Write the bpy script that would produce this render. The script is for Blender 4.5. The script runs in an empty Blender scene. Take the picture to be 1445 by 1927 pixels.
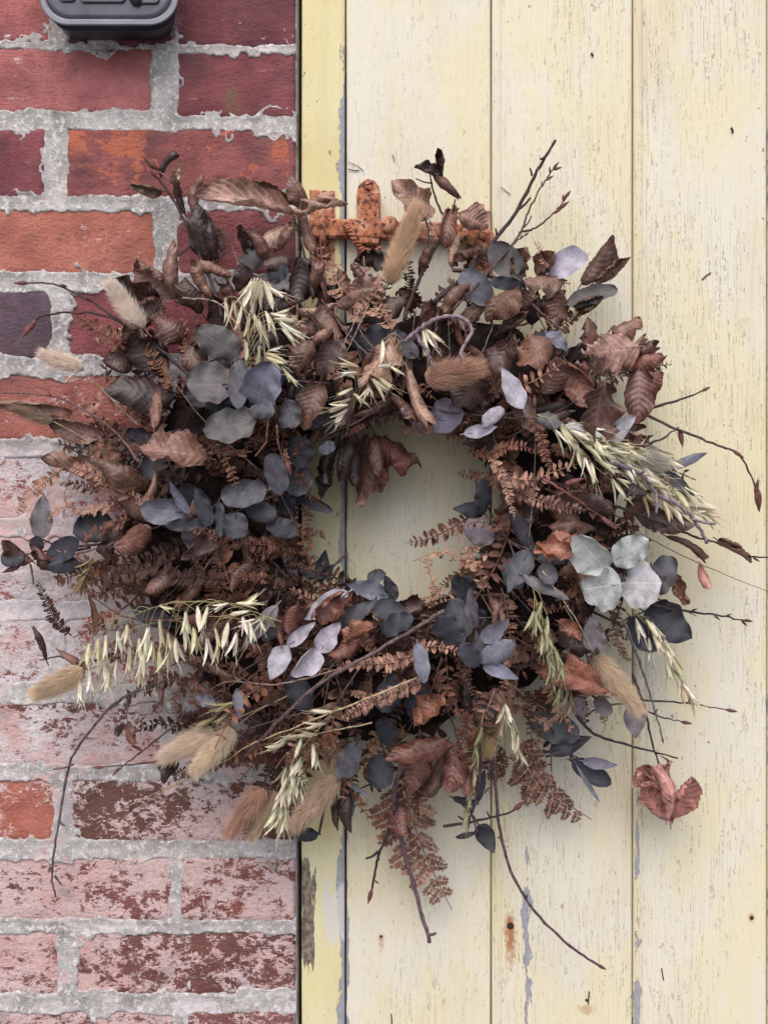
import bpy, math, random
import numpy as np
from mathutils import Vector, Matrix

# ------------------------------------------------------------------ camera, sky, sun, exposure
scene = bpy.context.scene
COL = scene.collection
S = 0.0005            # metres per photo pixel on the wall face
D = 1.0               # camera distance to the wall face
CX, CY = 722.5, 963.5
cam_d = bpy.data.cameras.new('camera')
cam = bpy.data.objects.new('camera', cam_d)
COL.objects.link(cam)
cam.location = (0, -D, 0)
cam.rotation_euler = (math.radians(90), 0, 0)
cam_d.sensor_fit = 'VERTICAL'
cam_d.sensor_height = 24.0
cam_d.lens = 12.0 / (CY * S / D)
cam_d.clip_start = 0.01
cam_d.clip_end = 500
scene.camera = cam

SUN_EL, SUN_AZ = 52.0, -10.0       # elevation; azimuth to the left of straight behind the camera
world = bpy.data.worlds.new('World')
scene.world = world
world.use_nodes = True
wn = world.node_tree
sky = wn.nodes.new('ShaderNodeTexSky')
sky.sky_type = 'NISHITA'
sky.sun_disc = False
sky.sun_elevation = math.radians(SUN_EL)
sky.sun_rotation = math.radians(180 - SUN_AZ)
sky.air_density = 1.0
sky.dust_density = 4.0
sky.ozone_density = 1.0
bg = wn.nodes['Background']
bg.inputs['Strength'].default_value = 0.15
wn.links.new(sky.outputs[0], bg.inputs['Color'])
sun_d = bpy.data.lights.new('sun', 'SUN')
sun_d.energy = 1.0
sun_d.angle = math.radians(60)
sun_d.color = (1.0, 0.98, 0.96)
sun = bpy.data.objects.new('sun', sun_d)
COL.objects.link(sun)
el, az = math.radians(SUN_EL), math.radians(SUN_AZ)
to_sun = Vector((math.sin(az) * math.cos(el), -math.cos(az) * math.cos(el), math.sin(el)))
sun.rotation_euler = to_sun.to_track_quat('Z', 'Y').to_euler()
sun.location = to_sun * 5
scene.view_settings.view_transform = 'Standard'
scene.view_settings.look = 'None'
scene.view_settings.gamma = 1.0
scene.view_settings.exposure = 0.32
scene.cycles.max_bounces = 5
scene.cycles.diffuse_bounces = 3
scene.cycles.glossy_bounces = 2
scene.cycles.transmission_bounces = 2
scene.cycles.caustics_reflective = False
scene.cycles.caustics_refractive = False

# ------------------------------------------------------------------ helpers
random.seed(7)
RNG = np.random.default_rng(11)
WM = {}


def P(px, py, d=0.0):
    """a point that stands d metres in front of the wall face"""
    k = S * (D - d) / D
    return Vector(((px - CX) * k, -d, (CY - py) * k))


def put(o, parent=None, M=None):
    COL.objects.link(o)
    M = M if M is not None else Matrix.Identity(4)
    if parent is not None:
        o.parent = parent
        o.matrix_parent_inverse = WM[parent.as_pointer()].inverted()
    o.matrix_basis = M
    WM[o.as_pointer()] = M
    return o


def mesh(name, V, F, mat=None, uv=None, smooth=True):
    me = bpy.data.meshes.new(name)
    V = np.asarray(V, dtype=np.float32)
    if isinstance(F, np.ndarray):
        n, k = F.shape
        me.vertices.add(len(V))
        me.vertices.foreach_set('co', V.ravel())
        me.loops.add(n * k)
        me.loops.foreach_set('vertex_index', F.astype(np.int32).ravel())
        me.polygons.add(n)
        me.polygons.foreach_set('loop_start', np.arange(0, n * k, k, dtype=np.int32))
        me.update(calc_edges=True)
    else:
        me.from_pydata(V.tolist(), [], F)
        me.update()
    if uv is not None:
        lay = me.uv_layers.new(name='UVMap')
        idx = np.empty(len(me.loops), dtype=np.int32)
        me.loops.foreach_get('vertex_index', idx)
        lay.data.foreach_set('uv', np.asarray(uv, dtype=np.float32)[idx].ravel())
    if smooth:
        me.polygons.foreach_set('use_smooth', np.ones(len(me.polygons), dtype=bool))
    if mat:
        me.materials.append(mat)
    return me


def obj(name, me, parent=None, M=None, color=None):
    o = bpy.data.objects.new(name, me)
    if color is not None:
        o.color = (*color, 1.0)
    return put(o, parent, M)


def thing(name, label, cat, loc=(0, 0, 0)):
    o = bpy.data.objects.new(name, None)
    o.empty_display_size = 0.05
    o['label'] = label
    o['category'] = cat
    return put(o, None, Matrix.Translation(loc))


class Bag:
    """collects shapes for one mesh"""
    def __init__(self):
        self.V, self.F, self.U = [], [], []
        self.n = 0

    def add(self, V, F, U=None):
        V = np.asarray(V, dtype=float)
        self.V.append(V)
        for f in F:
            self.F.append([i + self.n for i in f])
        self.U.append(np.zeros((len(V), 2)) if U is None else np.asarray(U))
        self.n += len(V)

    def mesh(self, name, mat, smooth=True):
        return mesh(name, np.vstack(self.V), self.F, mat, np.vstack(self.U), smooth)


def grid_faces(nu, nv, off=0, wrap=False):
    F = []
    for j in range(nv - 1):
        for i in range(nu if wrap else nu - 1):
            a = j * nu + i
            b = j * nu + (i + 1) % nu
            F.append([off + a, off + b, off + b + nu, off + a + nu])
    return F


def hash2(ix, iy, seed):
    h = (ix.astype(np.int64) * 374761393 + iy.astype(np.int64) * 668265263 + seed * 1442695041) & 0xffffffff
    h = ((h ^ (h >> 13)) * 1274126177) & 0xffffffff
    return ((h ^ (h >> 16)) & 0xffff) / 65535.0


def vnoise(x, y, seed=0):
    ix, iy = np.floor(x), np.floor(y)
    fx, fy = x - ix, y - iy
    fx, fy = fx * fx * (3 - 2 * fx), fy * fy * (3 - 2 * fy)
    a, b = hash2(ix, iy, seed), hash2(ix + 1, iy, seed)
    c, d = hash2(ix, iy + 1, seed), hash2(ix + 1, iy + 1, seed)
    return (a * (1 - fx) + b * fx) * (1 - fy) + (c * (1 - fx) + d * fx) * fy


def fbm(x, y, seed=0, octaves=4, rough=0.5):
    t, a, n = 0, 1.0, 0
    for o in range(octaves):
        t = t + a * (vnoise(x * 2 ** o + o * 17.3, y * 2 ** o - o * 9.1, seed + o) - 0.5)
        n += a
        a *= rough
    return t / n


def smooth_path(pts, per=6):
    pts = [np.array(p, dtype=float) for p in pts]
    if len(pts) == 2:
        return np.array([pts[0] + (pts[1] - pts[0]) * t for t in np.linspace(0, 1, per + 1)])
    ext = [2 * pts[0] - pts[1]] + pts + [2 * pts[-1] - pts[-2]]
    out = []
    for i in range(1, len(ext) - 2):
        p0, p1, p2, p3 = ext[i - 1:i + 3]
        for k in range(per):
            t = k / per
            out.append(0.5 * (2 * p1 + (p2 - p0) * t + (2 * p0 - 5 * p1 + 4 * p2 - p3) * t * t
                              + (3 * p1 - p0 - 3 * p2 + p3) * t ** 3))
    out.append(pts[-1])
    return np.array(out)


def tube(path, radii, sides=6):
    path = np.asarray(path, dtype=float)
    n = len(path)
    radii = np.broadcast_to(np.asarray(radii, dtype=float), (n,))
    T = np.gradient(path, axis=0)
    T /= np.linalg.norm(T, axis=1)[:, None] + 1e-12
    ref = np.array([0.13, 1.0, 0.21])
    V, U = [], []
    for i in range(n):
        a = np.cross(T[i], ref)
        a /= np.linalg.norm(a) + 1e-12
        b = np.cross(T[i], a)
        for k in range(sides):
            t = 2 * math.pi * k / sides
            V.append(path[i] + radii[i] * (a * math.cos(t) + b * math.sin(t)))
            U.append((k / sides, i / n))
    F = grid_faces(sides, n, wrap=True)
    F.append(list(range(sides))[::-1])
    F.append([(n - 1) * sides + k for k in range(sides)])
    return np.array(V), F, np.array(U)


# ------------------------------------------------------------------ node helpers
class NB:
    def __init__(self, name):
        self.m = bpy.data.materials.new(name)
        self.m.use_nodes = True
        self.t = self.m.node_tree
        self.bsdf = self.t.nodes['Principled BSDF']
        self.out = self.t.nodes['Material Output']

    def sock(self, s, v):
        if isinstance(v, bpy.types.NodeSocket):
            self.t.links.new(v, s)
        elif isinstance(v, (tuple, list)) and s.type == 'RGBA':
            s.default_value = (*v[:3], 1.0)
        else:
            s.default_value = v

    def n(self, typ, props=None, ins=None, out=0):
        nd = self.t.nodes.new(typ)
        for k, v in (props or {}).items():
            setattr(nd, k, v)
        for k, v in (ins or {}).items():
            self.sock(nd.inputs[k], v)
        return nd.outputs[out]

    def pos(self):
        return self.n('ShaderNodeNewGeometry', out=0)

    def ocol(self):
        return self.n('ShaderNodeObjectInfo', out='Color')

    def orand(self):
        return self.n('ShaderNodeObjectInfo', out='Random')

    def prop(self, name):
        return self.n('ShaderNodeAttribute', {'attribute_type': 'OBJECT', 'attribute_name': name}, out='Fac')

    def scale(self, v, s, off=(0, 0, 0)):
        nd = self.t.nodes.new('ShaderNodeMapping')
        self.sock(nd.inputs['Vector'], v)
        nd.inputs['Scale'].default_value = s
        nd.inputs['Location'].default_value = off
        return nd.outputs[0]

    def noise(self, v, sc, det=4, rough=0.5, dist=0.0, color=False):
        return self.n('ShaderNodeTexNoise', None, {'Vector': v, 'Scale': sc, 'Detail': det, 'Roughness': rough,
                                                   'Distortion': dist}, out=1 if color else 0)

    def math(self, op, a, b=0.0, c=0.0, clamp=False):
        nd = self.t.nodes.new('ShaderNodeMath')
        nd.operation = op
        nd.use_clamp = clamp
        for i, v in enumerate((a, b, c)):
            self.sock(nd.inputs[i], v)
        return nd.outputs[0]

    def ss(self, x, lo, hi, a=0.0, b=1.0):
        return self.n('ShaderNodeMapRange', {'interpolation_type': 'SMOOTHSTEP'},
                      {'Value': x, 'From Min': lo, 'From Max': hi, 'To Min': a, 'To Max': b})

    def mix(self, f, a, b, mode='MIX'):
        nd = self.t.nodes.new('ShaderNodeMix')
        nd.data_type = 'RGBA'
        nd.blend_type = mode
        self.sock(nd.inputs[0], f)
        self.sock(nd.inputs[6], a)
        self.sock(nd.inputs[7], b)
        return nd.outputs[2]

    def xyz(self, v):
        nd = self.t.nodes.new('ShaderNodeSeparateXYZ')
        self.sock(nd.inputs[0], v)
        return nd.outputs

    def bump(self, h, dist, strength=1.0, normal=None):
        ins = {'Height': h, 'Distance': dist, 'Strength': strength}
        if normal is not None:
            ins['Normal'] = normal
        return self.n('ShaderNodeBump', None, ins)

    def done(self, color, rough=0.7, normal=None, spec=0.3, transl=0.0, **kw):
        self.sock(self.bsdf.inputs['Base Color'], color)
        self.sock(self.bsdf.inputs['Roughness'], rough)
        self.bsdf.inputs['Specular IOR Level'].default_value = spec
        if normal is not None:
            self.sock(self.bsdf.inputs['Normal'], normal)
        for k, v in kw.items():
            self.sock(self.bsdf.inputs[k], v)
        if transl > 0:
            tr = self.t.nodes.new('ShaderNodeBsdfTranslucent')
            self.sock(tr.inputs['Color'], color)
            mx = self.t.nodes.new('ShaderNodeMixShader')
            mx.inputs[0].default_value = transl
            self.t.links.new(self.bsdf.outputs[0], mx.inputs[1])
            self.t.links.new(tr.outputs[0], mx.inputs[2])
            self.t.links.new(mx.outputs[0], self.out.inputs[0])
        return self.m


def zpx(py):
    return (CY - py) * S


def xpx(px):
    return (px - CX) * S


KD = (D + 0.009) / D      # the same pixel measured on the door face


# ------------------------------------------------------------------ materials of the setting
def mat_brick():
    b = NB('brick')
    p = b.pos()
    base = b.ocol()
    n1 = b.noise(p, 26, 5, 0.62)
    n2 = b.noise(p, 330, 2, 0.6)
    col = b.mix(b.ss(n1, 0.3, 0.7), b.mix(1.0, base, (0.72, 0.72, 0.76), 'MULTIPLY'),
                b.mix(1.0, base, (1.18, 1.25, 1.25), 'MULTIPLY'))
    col = b.mix(b.ss(n2, 0.30, 0.44, 0.30, 0.0), col, (0.06, 0.03, 0.035))
    n4 = b.noise(b.scale(p, (0.5, 1, 1.4), (6, 2, 0)), 95, 5, 0.7)
    col = b.mix(b.ss(n4, 0.34, 0.27, 0, 0.7), col, (0.055, 0.032, 0.036))
    col = b.mix(b.ss(n4, 0.655, 0.70, 0, 0.55), col, (0.42, 0.33, 0.32))
    # burnt orange face, sooty fire marks, lichen
    k3 = b.xyz(b.noise(b.scale(p, (1, 1, 1), (3.1, 0, 1.7)), 17, 6, 0.66, 0.3, True))
    col = b.mix(b.math('MULTIPLY', b.ss(k3[0], 0.52, 0.55), b.prop('orange')), col, (0.43, 0.135, 0.085))
    col = b.mix(b.math('MULTIPLY', b.ss(k3[1], 0.47, 0.64), b.prop('soot')), col, (0.085, 0.05, 0.06))
    col = b.mix(b.ss(k3[2], 0.60, 0.70, 0.0, 0.65), col, (0.15, 0.13, 0.07))
    # remains of an old lime wash
    w3 = b.xyz(b.noise(b.scale(p, (0.8, 1, 1.2), (9, 1, 5)), 12, 4, 0.6, 0, True))
    pn = b.noise(b.scale(p, (0.75, 1, 1.15)), 88, 9, 0.8, 0.35)
    pv = b.math('ADD', pn, b.math('MULTIPLY', b.math('SUBTRACT', w3[0], 0.5), 0.95))
    rd = b.math('ABSOLUTE', b.math('SUBTRACT', b.noise(b.scale(p, (0.8, 1, 1.2), (4, 7, 1)), 95, 4, 0.65, 0.5), 0.5))
    pv = b.math('ADD', pv, b.ss(rd, 0.06, 0.0, -0.03, 0.07))
    thr = b.math('SUBTRACT', 0.80, b.math('MULTIPLY', b.prop('wash'), 0.5))
    pm = b.ss(b.math('SUBTRACT', pv, thr), -0.02, 0.03)
    wash = b.mix(b.ss(w3[1], 0.36, 0.52), (0.60, 0.385, 0.37), (0.64, 0.59, 0.61))
    wash = b.mix(b.ss(b.xyz(p)[2], zpx(1380), zpx(1560), 0.0, 0.62), wash, (0.60, 0.375, 0.35))
    wash = b.mix(b.ss(n2, 0.40, 0.56, 0.30, 0.0), wash, (0.36, 0.26, 0.26))
    wash = b.mix(b.ss(b.math('ADD', w3[2], b.math('MULTIPLY', pn, 0.4)), 0.74, 0.84, 0.0, 0.65), wash, (0.28, 0.255, 0.265))
    col = b.mix(b.math('MULTIPLY', pm, b.ss(pn, 0.3, 0.6, 0.78, 1.0)), col, wash)
    h = b.math('ADD', n4, b.math('MULTIPLY', n2, 0.7))
    return b.done(col, 0.85, b.bump(h, 0.0021, 1.0), 0.2)


def mat_mortar():
    b = NB('mortar')
    p = b.pos()
    z = b.xyz(p)[2]
    n1 = b.noise(p, 34, 5, 0.62)
    n2 = b.noise(p, 560, 2, 0.7)
    n3 = b.noise(p, 170, 4, 0.68)
    col = b.mix(b.ss(n1, 0.32, 0.68), (0.31, 0.292, 0.288), (0.55, 0.525, 0.52))
    col = b.mix(b.ss(n2, 0.36, 0.52, 0.4, 0.0), col, (0.18, 0.17, 0.155))
    col = b.mix(b.ss(n3, 0.53, 0.60, 0, 0.8), col, (0.68, 0.655, 0.64))
    col = b.mix(b.ss(n3, 0.38, 0.30, 0, 0.75), col, (0.10, 0.09, 0.08))
    amt = b.n('ShaderNodeMapRange', None, {'Value': z, 'From Min': zpx(860), 'From Max': zpx(800), 'To Min': 0.24, 'To Max': 0.0})
    low = b.n('ShaderNodeMapRange', None, {'Value': z, 'From Min': zpx(1340), 'From Max': zpx(1250), 'To Min': 0.15, 'To Max': 0.0})
    w3 = b.xyz(b.noise(b.scale(p, (0.8, 1, 1.2), (9, 1, 5)), 12, 4, 0.6, 0, True))
    pv = b.noise(b.scale(p, (0.6, 1, 1.1), (3, 0, 0)), 30, 8, 0.72, 0.4)
    pm = b.ss(b.math('ADD', pv, b.math('SUBTRACT', amt, low)), 0.62, 0.68)
    wash = b.mix(b.ss(w3[1], 0.36, 0.52), (0.60, 0.40, 0.385), (0.64, 0.59, 0.61))
    wash = b.mix(b.ss(n3, 0.45, 0.56, 0.30, 0.0), wash, (0.40, 0.32, 0.32))
    wash = b.mix(b.ss(b.math('ADD', w3[2], b.math('MULTIPLY', pv, 0.4)), 0.72, 0.82, 0.0, 0.7), wash, (0.28, 0.265, 0.275))
    col = b.mix(pm, col, wash)
    h = b.math('ADD', n2, b.math('MULTIPLY', n3, 1.6))
    return b.done(col, 0.9, b.bump(h, 0.0010, 0.75), 0.15)


def mat_paint(name, cream, pale, yellow, edge):
    """old oil paint on boards: grain ridges, hair cracks, chips down to the grey primer"""
    b = NB(name)
    p = b.pos()
    x, y, z = b.xyz(p)
    off = b.math('MULTIPLY', b.orand(), 7.0)
    pv = b.n('ShaderNodeVectorMath', {'operation': 'ADD'}, {0: p, 1: b.n('ShaderNodeCombineXYZ', None, {'X': off, 'Y': 0.0, 'Z': off})})
    b3 = b.xyz(b.noise(b.scale(pv, (1, 1, 0.45)), 11, 5, 0.62, 0, True))
    col = b.mix(b.ss(b3[0], 0.40, 0.60), cream, pale)
    col = b.mix(b.ss(b3[1], 0.50, 0.72, 0, 0.5), col, yellow)
    bead = b.math('MULTIPLY', b.ss(x, b.prop('bead_x'), b.math('ADD', b.prop('bead_x'), 0.013), 0.6, 0.0), b.ss(b3[2], 0.3, 0.55))
    col = b.mix(bead, col, yellow)
    # hair cracks that follow the grain, broken by short cross cracks
    wob = b.noise(b.scale(pv, (1, 1, 0.8)), 210, 2, 0.6)
    fine = b.noise(b.scale(pv, (1, 1, 0.045)), 120, 2.2, 0.55, 0.0)
    lv = b.math('ADD', b.math('MULTIPLY', fine, 9.0), b.math('MULTIPLY', wob, 1.1))
    tri = b.math('ABSOLUTE', b.math('SUBTRACT', b.math('FRACT', lv), 0.5))
    line = b.ss(tri, 0.11, 0.0)
    mk = b.ss(b.math('ADD', b.math('MULTIPLY', b3[2], 0.75), b.math('MULTIPLY', wob, 0.5)), 0.48, 0.70)
    ck = b.math('MULTIPLY', b.math('MULTIPLY', line, mk), b.prop('crackle'), clamp=True)
    cross = b.math('MULTIPLY', b.ss(b.math('ABSOLUTE', b.math('SUBTRACT', b.noise(b.scale(pv, (0.6, 1, 1.0), (5, 0, 2)), 150, 2, 0.6), 0.5)), 0.014, 0.0), b.ss(b3[2], 0.5, 0.64))
    ck = b.math('MAXIMUM', ck, b.math('MULTIPLY', cross, 0.5))
    col = b.mix(b.math('MULTIPLY', ck, 0.66), col, (0.27, 0.215, 0.14))
    # specks and dents
    sp = b.ss(b.noise(b.scale(pv, (1, 1, 0.8), (5, 5, 5)), 250, 1, 0.4), 0.775, 0.80, 0, 0.85)
    col = b.mix(sp, col, (0.12, 0.10, 0.085))
    # chips to the grey-violet primer
    cn = b.noise(b.scale(pv, (1, 1, 0.38), (2, 2, 2)), 75, 6, 0.66)
    streak = b.math('SUBTRACT', 1.0, b.math('DIVIDE', b.math('ABSOLUTE', b.math('SUBTRACT', x, b.prop('chip_x'))), b.prop('chip_w')), clamp=True)
    zz = b.ss(b.math('SUBTRACT', b.prop('chip_top'), z), -0.05, 0.05)
    bias = b.math('MULTIPLY', b.math('MULTIPLY', streak, zz), b.prop('chip_amt'))
    cm = b.ss(b.math('ADD', b.math('ADD', cn, bias), b.ss(z, KD * zpx(1500), KD * zpx(1850), 0.0, 0.035)), 0.735, 0.75)
    col = b.mix(cm, col, b.mix(wob, (0.22, 0.22, 0.245), (0.44, 0.435, 0.49)))
    h = b.math('ADD', b.math('MULTIPLY', fine, 0.9), b.math('MULTIPLY', cm, -1.0))
    h = b.math('ADD', h, b.math('MULTIPLY', b.noise(p, 95, 3, 0.6), 0.5))
    if edge:
        # bare weathered wood along the outer edge near the ground
        wx = b.ss(x, KD * xpx(618), KD * xpx(570), 0.0, 0.27)
        wz = b.math('MULTIPLY', b.ss(z, KD * zpx(1560), KD * zpx(1640)), b.ss(z, KD * zpx(1900), KD * zpx(1760)))
        wn_ = b.noise(b.scale(pv, (1, 1, 0.13), (6, 0, 3)), 85, 6, 0.68)
        wm = b.ss(b.math('ADD', wn_, b.math('MULTIPLY', wx, wz)), 0.66, 0.675)
        col = b.mix(wm, col, b.mix(b.ss(wob, 0.35, 0.65), (0.11, 0.085, 0.06), (0.26, 0.22, 0.175)))
        lw = b.ss(b.math('ADD', b3[2], b.math('MULTIPLY', b.ss(b.math('ABSOLUTE', b.math('SUBTRACT', z, KD * zpx(1720))), 0.09, 0.0), b.ss(x, KD * xpx(575), KD * xpx(625), 0, 0.3))), 0.66, 0.69)
        col = b.mix(b.math('MULTIPLY', lw, 0.75), col, (0.64, 0.62, 0.62))
    else:
        # rust that has bled from the nails
        rn = b.math('MULTIPLY', b.math('SUBTRACT', wob, 0.5), 1.6)
        for (sx, sy, rx, up, dn, a) in ((960, 1742, 15, 34, 110, 0.9), (1412, 1727, 11, 12, 14, 0.8), (717, 1764, 8, 9, 36, 0.55), (1057, 1704, 6, 7, 7, 0.6),
                                        (1104, 1898, 22, 12, 16, 0.5), (902, 430, 30, 40, 95, 0.4), (690, 470, 32, 10, 60, 0.3)):
            dx = b.math('DIVIDE', b.math('SUBTRACT', x, KD * xpx(sx)), rx * S)
            dzv = b.math('SUBTRACT', KD * zpx(sy), z)
            dz = b.math('MAXIMUM', b.math('DIVIDE', dzv, dn * S), b.math('DIVIDE', dzv, -up * S))
            r = b.math('SQRT', b.math('ADD', b.math('MULTIPLY', dx, dx), b.math('MULTIPLY', dz, dz)))
            col = b.mix(b.ss(b.math('ADD', r, rn), 1.0, 0.15, 0.0, a), col, (0.40, 0.135, 0.05))
    return b.done(col, 0.55, b.bump(h, 0.0011, 0.9), 0.35)


def mat_rust():
    b = NB('rust')
    p = b.pos()
    n1 = b.noise(p, 130, 8, 0.68)
    n2 = b.noise(b.scale(p, (1, 1, 1), (3, 3, 3)), 60, 5, 0.6)
    col = b.mix(b.ss(n1, 0.36, 0.60), (0.20, 0.062, 0.038), (0.54, 0.225, 0.12))
    col = b.mix(b.ss(n2, 0.48, 0.64, 0, 0.75), col, (0.68, 0.42, 0.31))
    col = b.mix(b.ss(b.noise(b.scale(p, (1, 1, 1), (7, 3, 5)), 200, 5, 0.65), 0.54, 0.60, 0, 0.92), col, (0.075, 0.035, 0.035))
    h = b.math('ADD', n1, b.math('MULTIPLY', b.noise(p, 500, 4, 0.6), 0.5))
    return b.done(col, 0.85, b.bump(h, 0.0010, 1.0), 0.2)


def mat_plain(name, col, rough=0.5, spec=0.4, var=0.25, sc=60, bump=0.0004, **kw):
    b = NB(name)
    p = b.pos()
    n = b.noise(p, sc, 5, 0.6)
    c = b.mix(n, tuple(v * (1 - var) for v in col), tuple(min(1, v * (1 + var)) for v in col))
    return b.done(c, rough, b.bump(n, bump, 0.6), spec, **kw)


MB_, MM = mat_brick(), mat_mortar()
M_PLANK = mat_paint('cream_paint', (0.73, 0.67, 0.465), (0.72, 0.685, 0.58), (0.655, 0.565, 0.345), False)
M_FRAME = mat_paint('yellow_paint', (0.70, 0.625, 0.34), (0.70, 0.655, 0.42), (0.59, 0.48, 0.20), True)
M_RUST = mat_rust()
M_DARK = mat_plain('dark_gap', (0.02, 0.02, 0.022), 0.9, 0.1)
M_WOOD = mat_plain('bare_board', (0.10, 0.085, 0.07), 0.85, 0.1)
M_PAVE = mat_plain('paving', (0.30, 0.29, 0.28), 0.9, 0.1, 0.2, 6)

# ------------------------------------------------------------------ ground
g = obj('ground', mesh('ground', [(-40, -60, -1.45), (40, -60, -1.45), (40, 0.3, -1.45), (-40, 0.3, -1.45)], [[0, 1, 2, 3]], M_PAVE))
g['kind'] = 'structure'

# ------------------------------------------------------------------ brick wall
wall = thing('brick_wall', 'old red brick wall with ragged grey mortar and flaking pinkish lime wash', 'wall', P(280, 1950))
tops = {0: (-60, 76), 1: (93, 208), 2: (246, 368), 3: (398, 512), 4: (550, 668), 5: (708, 824), 6: (862, 976),
        7: (1014, 1128), 8: (1168, 1284), 9: (1324, 1438), 10: (1472, 1578), 11: (1618, 1728), 12: (1757, 1868), 13: (1908, 2020)}
for k in range(14, 24):
    tops[k] = (1908 + (k - 13) * 151, 2020 + (k - 13) * 151)
for k in range(-1, -8, -1):
    tops[k] = (-60 + k * 151, 76 + k * 151 - 20)
joints = {0: (92, 122), 1: (284, 336), 2: (80, 132), 3: (290, 338), 4: (94, 131), 5: (292, 334), 6: (88, 122), 7: (292, 330), 8: (92, 126),
          9: (300, 336), 10: (98, 138), 11: (318, 346), 12: (106, 150), 13: (330, 355)}
RED, DRK, ORA, PUR, BRN = (0.37, 0.122, 0.118), (0.19, 0.062, 0.070), (0.43, 0.155, 0.115), (0.130, 0.084, 0.104), (0.175, 0.075, 0.064)
looks = {  # course: [(left brick colour, wash, orange, soot), (right brick ...)]
    0: [(RED, .12, 0, .4), (DRK, .05, 0, .3)], 1: [((0.41, 0.14, 0.138), .14, .1, .25), ((0.215, 0.068, 0.074), .08, .0, .5)],
    2: [((0.23, 0.07, 0.08), .15, 0, .6), ((0.27, 0.090, 0.085), .10, 1.0, .5)], 3: [(ORA, .15, .25, .1), ((0.26, 0.082, 0.085), .12, 0, .5)],
    4: [(PUR, .12, 0, .5), ((0.26, 0.080, 0.085), .12, 0, .5)], 5: [((0.38, 0.135, 0.112), .28, .1, .35), (RED, .2, 0, .3)],
    6: [((0.30, 0.11, 0.10), .86, 0, .2), (RED, .8, 0, .2)], 7: [((0.30, 0.10, 0.09), .90, 0, .2), (RED, .7, 0, .2)],
    8: [((0.26, 0.10, 0.09), .90, 0, .3), (RED, .7, 0, .2)], 9: [(BRN, .72, 0, .3), (BRN, .5, 0, .3)],
    10: [((0.40, 0.135, 0.10), .45, .15, .1), ((0.15, 0.068, 0.054), .54, 0, .2)], 11: [((0.20, 0.075, 0.066), .76, 0, .2), ((0.21, 0.08, 0.068), .70, .1, .1)],
    12: [((0.21, 0.082, 0.076), .68, 0, .2), ((0.17, 0.070, 0.060), .60, 0, .3)], 13: [(BRN, .62, 0, .3), ((0.20, 0.08, 0.07), .62, 0, .2)]}
REDGE = 555
LEFT = -1700
bricks = []                # visible face x0, x1, y0, y1 in wall pixels
for k, (y0, y1) in sorted(tops.items()):
    ja, jb = joints.get(k, (290, 330) if k % 2 else (92, 128))
    lk = looks.get(k, [(random.choice([RED, DRK, ORA, BRN]), .5 if k > 13 else .1, 0, .3)] * 2)
    x1 = ja
    bricks.append((jb, REDGE, y0 + (8 if k in (1,) else 0), y1 + (8 if k in (0, 1) else 0), lk[1]))
    first = True
    while x1 > LEFT:
        c = lk[0] if first else (random.choice([RED, DRK, ORA, BRN, PUR]), lk[0][1], random.random() * .4, .3)
        bricks.append((x1 - 415, x1, y0, y1, c))
        first = False
        x1 -= 450


def brick_mesh(x0, x1, y0, y1, seed, fine):
    m = 7                  # the brick runs on under the mortar's ragged edge
    X0, X1 = (x0 - m) * S, (x1 + (m if x1 != REDGE else 0)) * S
    Z0, Z1 = -(y1 + m) * S, -(y0 - m) * S
    nx, nz = (56, 18) if fine else (5, 3)
    gx = np.linspace(X0, X1, nx)
    gz = np.linspace(Z0, Z1, nz)
    gx[1], gx[-2] = X0 + 0.002, X1 - 0.002
    A, B = np.meshgrid(gx, gz)
    h = fbm(A * 28, B * 28, seed, 4) * 0.0030 + fbm(A * 160, B * 160, seed + 5, 3) * 0.0012
    e = np.minimum(np.minimum(A - X0, X1 - A), np.minimum(B - Z0, Z1 - B))
    h = h - 0.0022 * np.clip(1 - e / 0.004, 0, 1) ** 2
    rx = (A + fbm(A * 60, B * 60, seed + 9, 3) * 0.002 * (A > X1 - 0.004))
    h += (random.random() - .5) * 0.0012 + (A - (X0 + X1) / 2) * random.uniform(-.006, .006)
    front = np.stack([rx, -h, B], -1).reshape(-1, 3)
    V = [front]
    F = grid_faces(nx, nz)
    # sides back into the wall
    ring = [i for i in range(nx)] + [j * nx + nx - 1 for j in range(1, nz)] + [(nz - 1) * nx + i for i in range(nx - 2, -1, -1)] + [j * nx for j in range(nz - 2, 0, -1)]
    back = front[ring].copy()
    back[:, 1] = 0.10
    n0 = len(front)
    V.append(back)
    L = len(ring)
    for i in range(L):
        F.append([ring[i], n0 + i, n0 + (i + 1) % L, ring[(i + 1) % L]])
    V = np.vstack(V)
    V[:, 0] -= CX * S
    V[:, 2] += CY * S
    c = V.mean(0)
    return mesh('brick', V - c, F, MB_), c


for i, (x0, x1, y0, y1, (c, wash, ora, soot)) in enumerate(bricks):
    fine = x1 > -60 and y1 > -60 and y0 < 2000
    me, ctr = brick_mesh(x0, x1, y0, y1, i * 13 + 3, fine)
    o = obj('brick', me, wall, Matrix.Translation(ctr), c)
    o['wash'], o['orange'], o['soot'] = float(wash), float(ora), float(soot)


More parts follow.
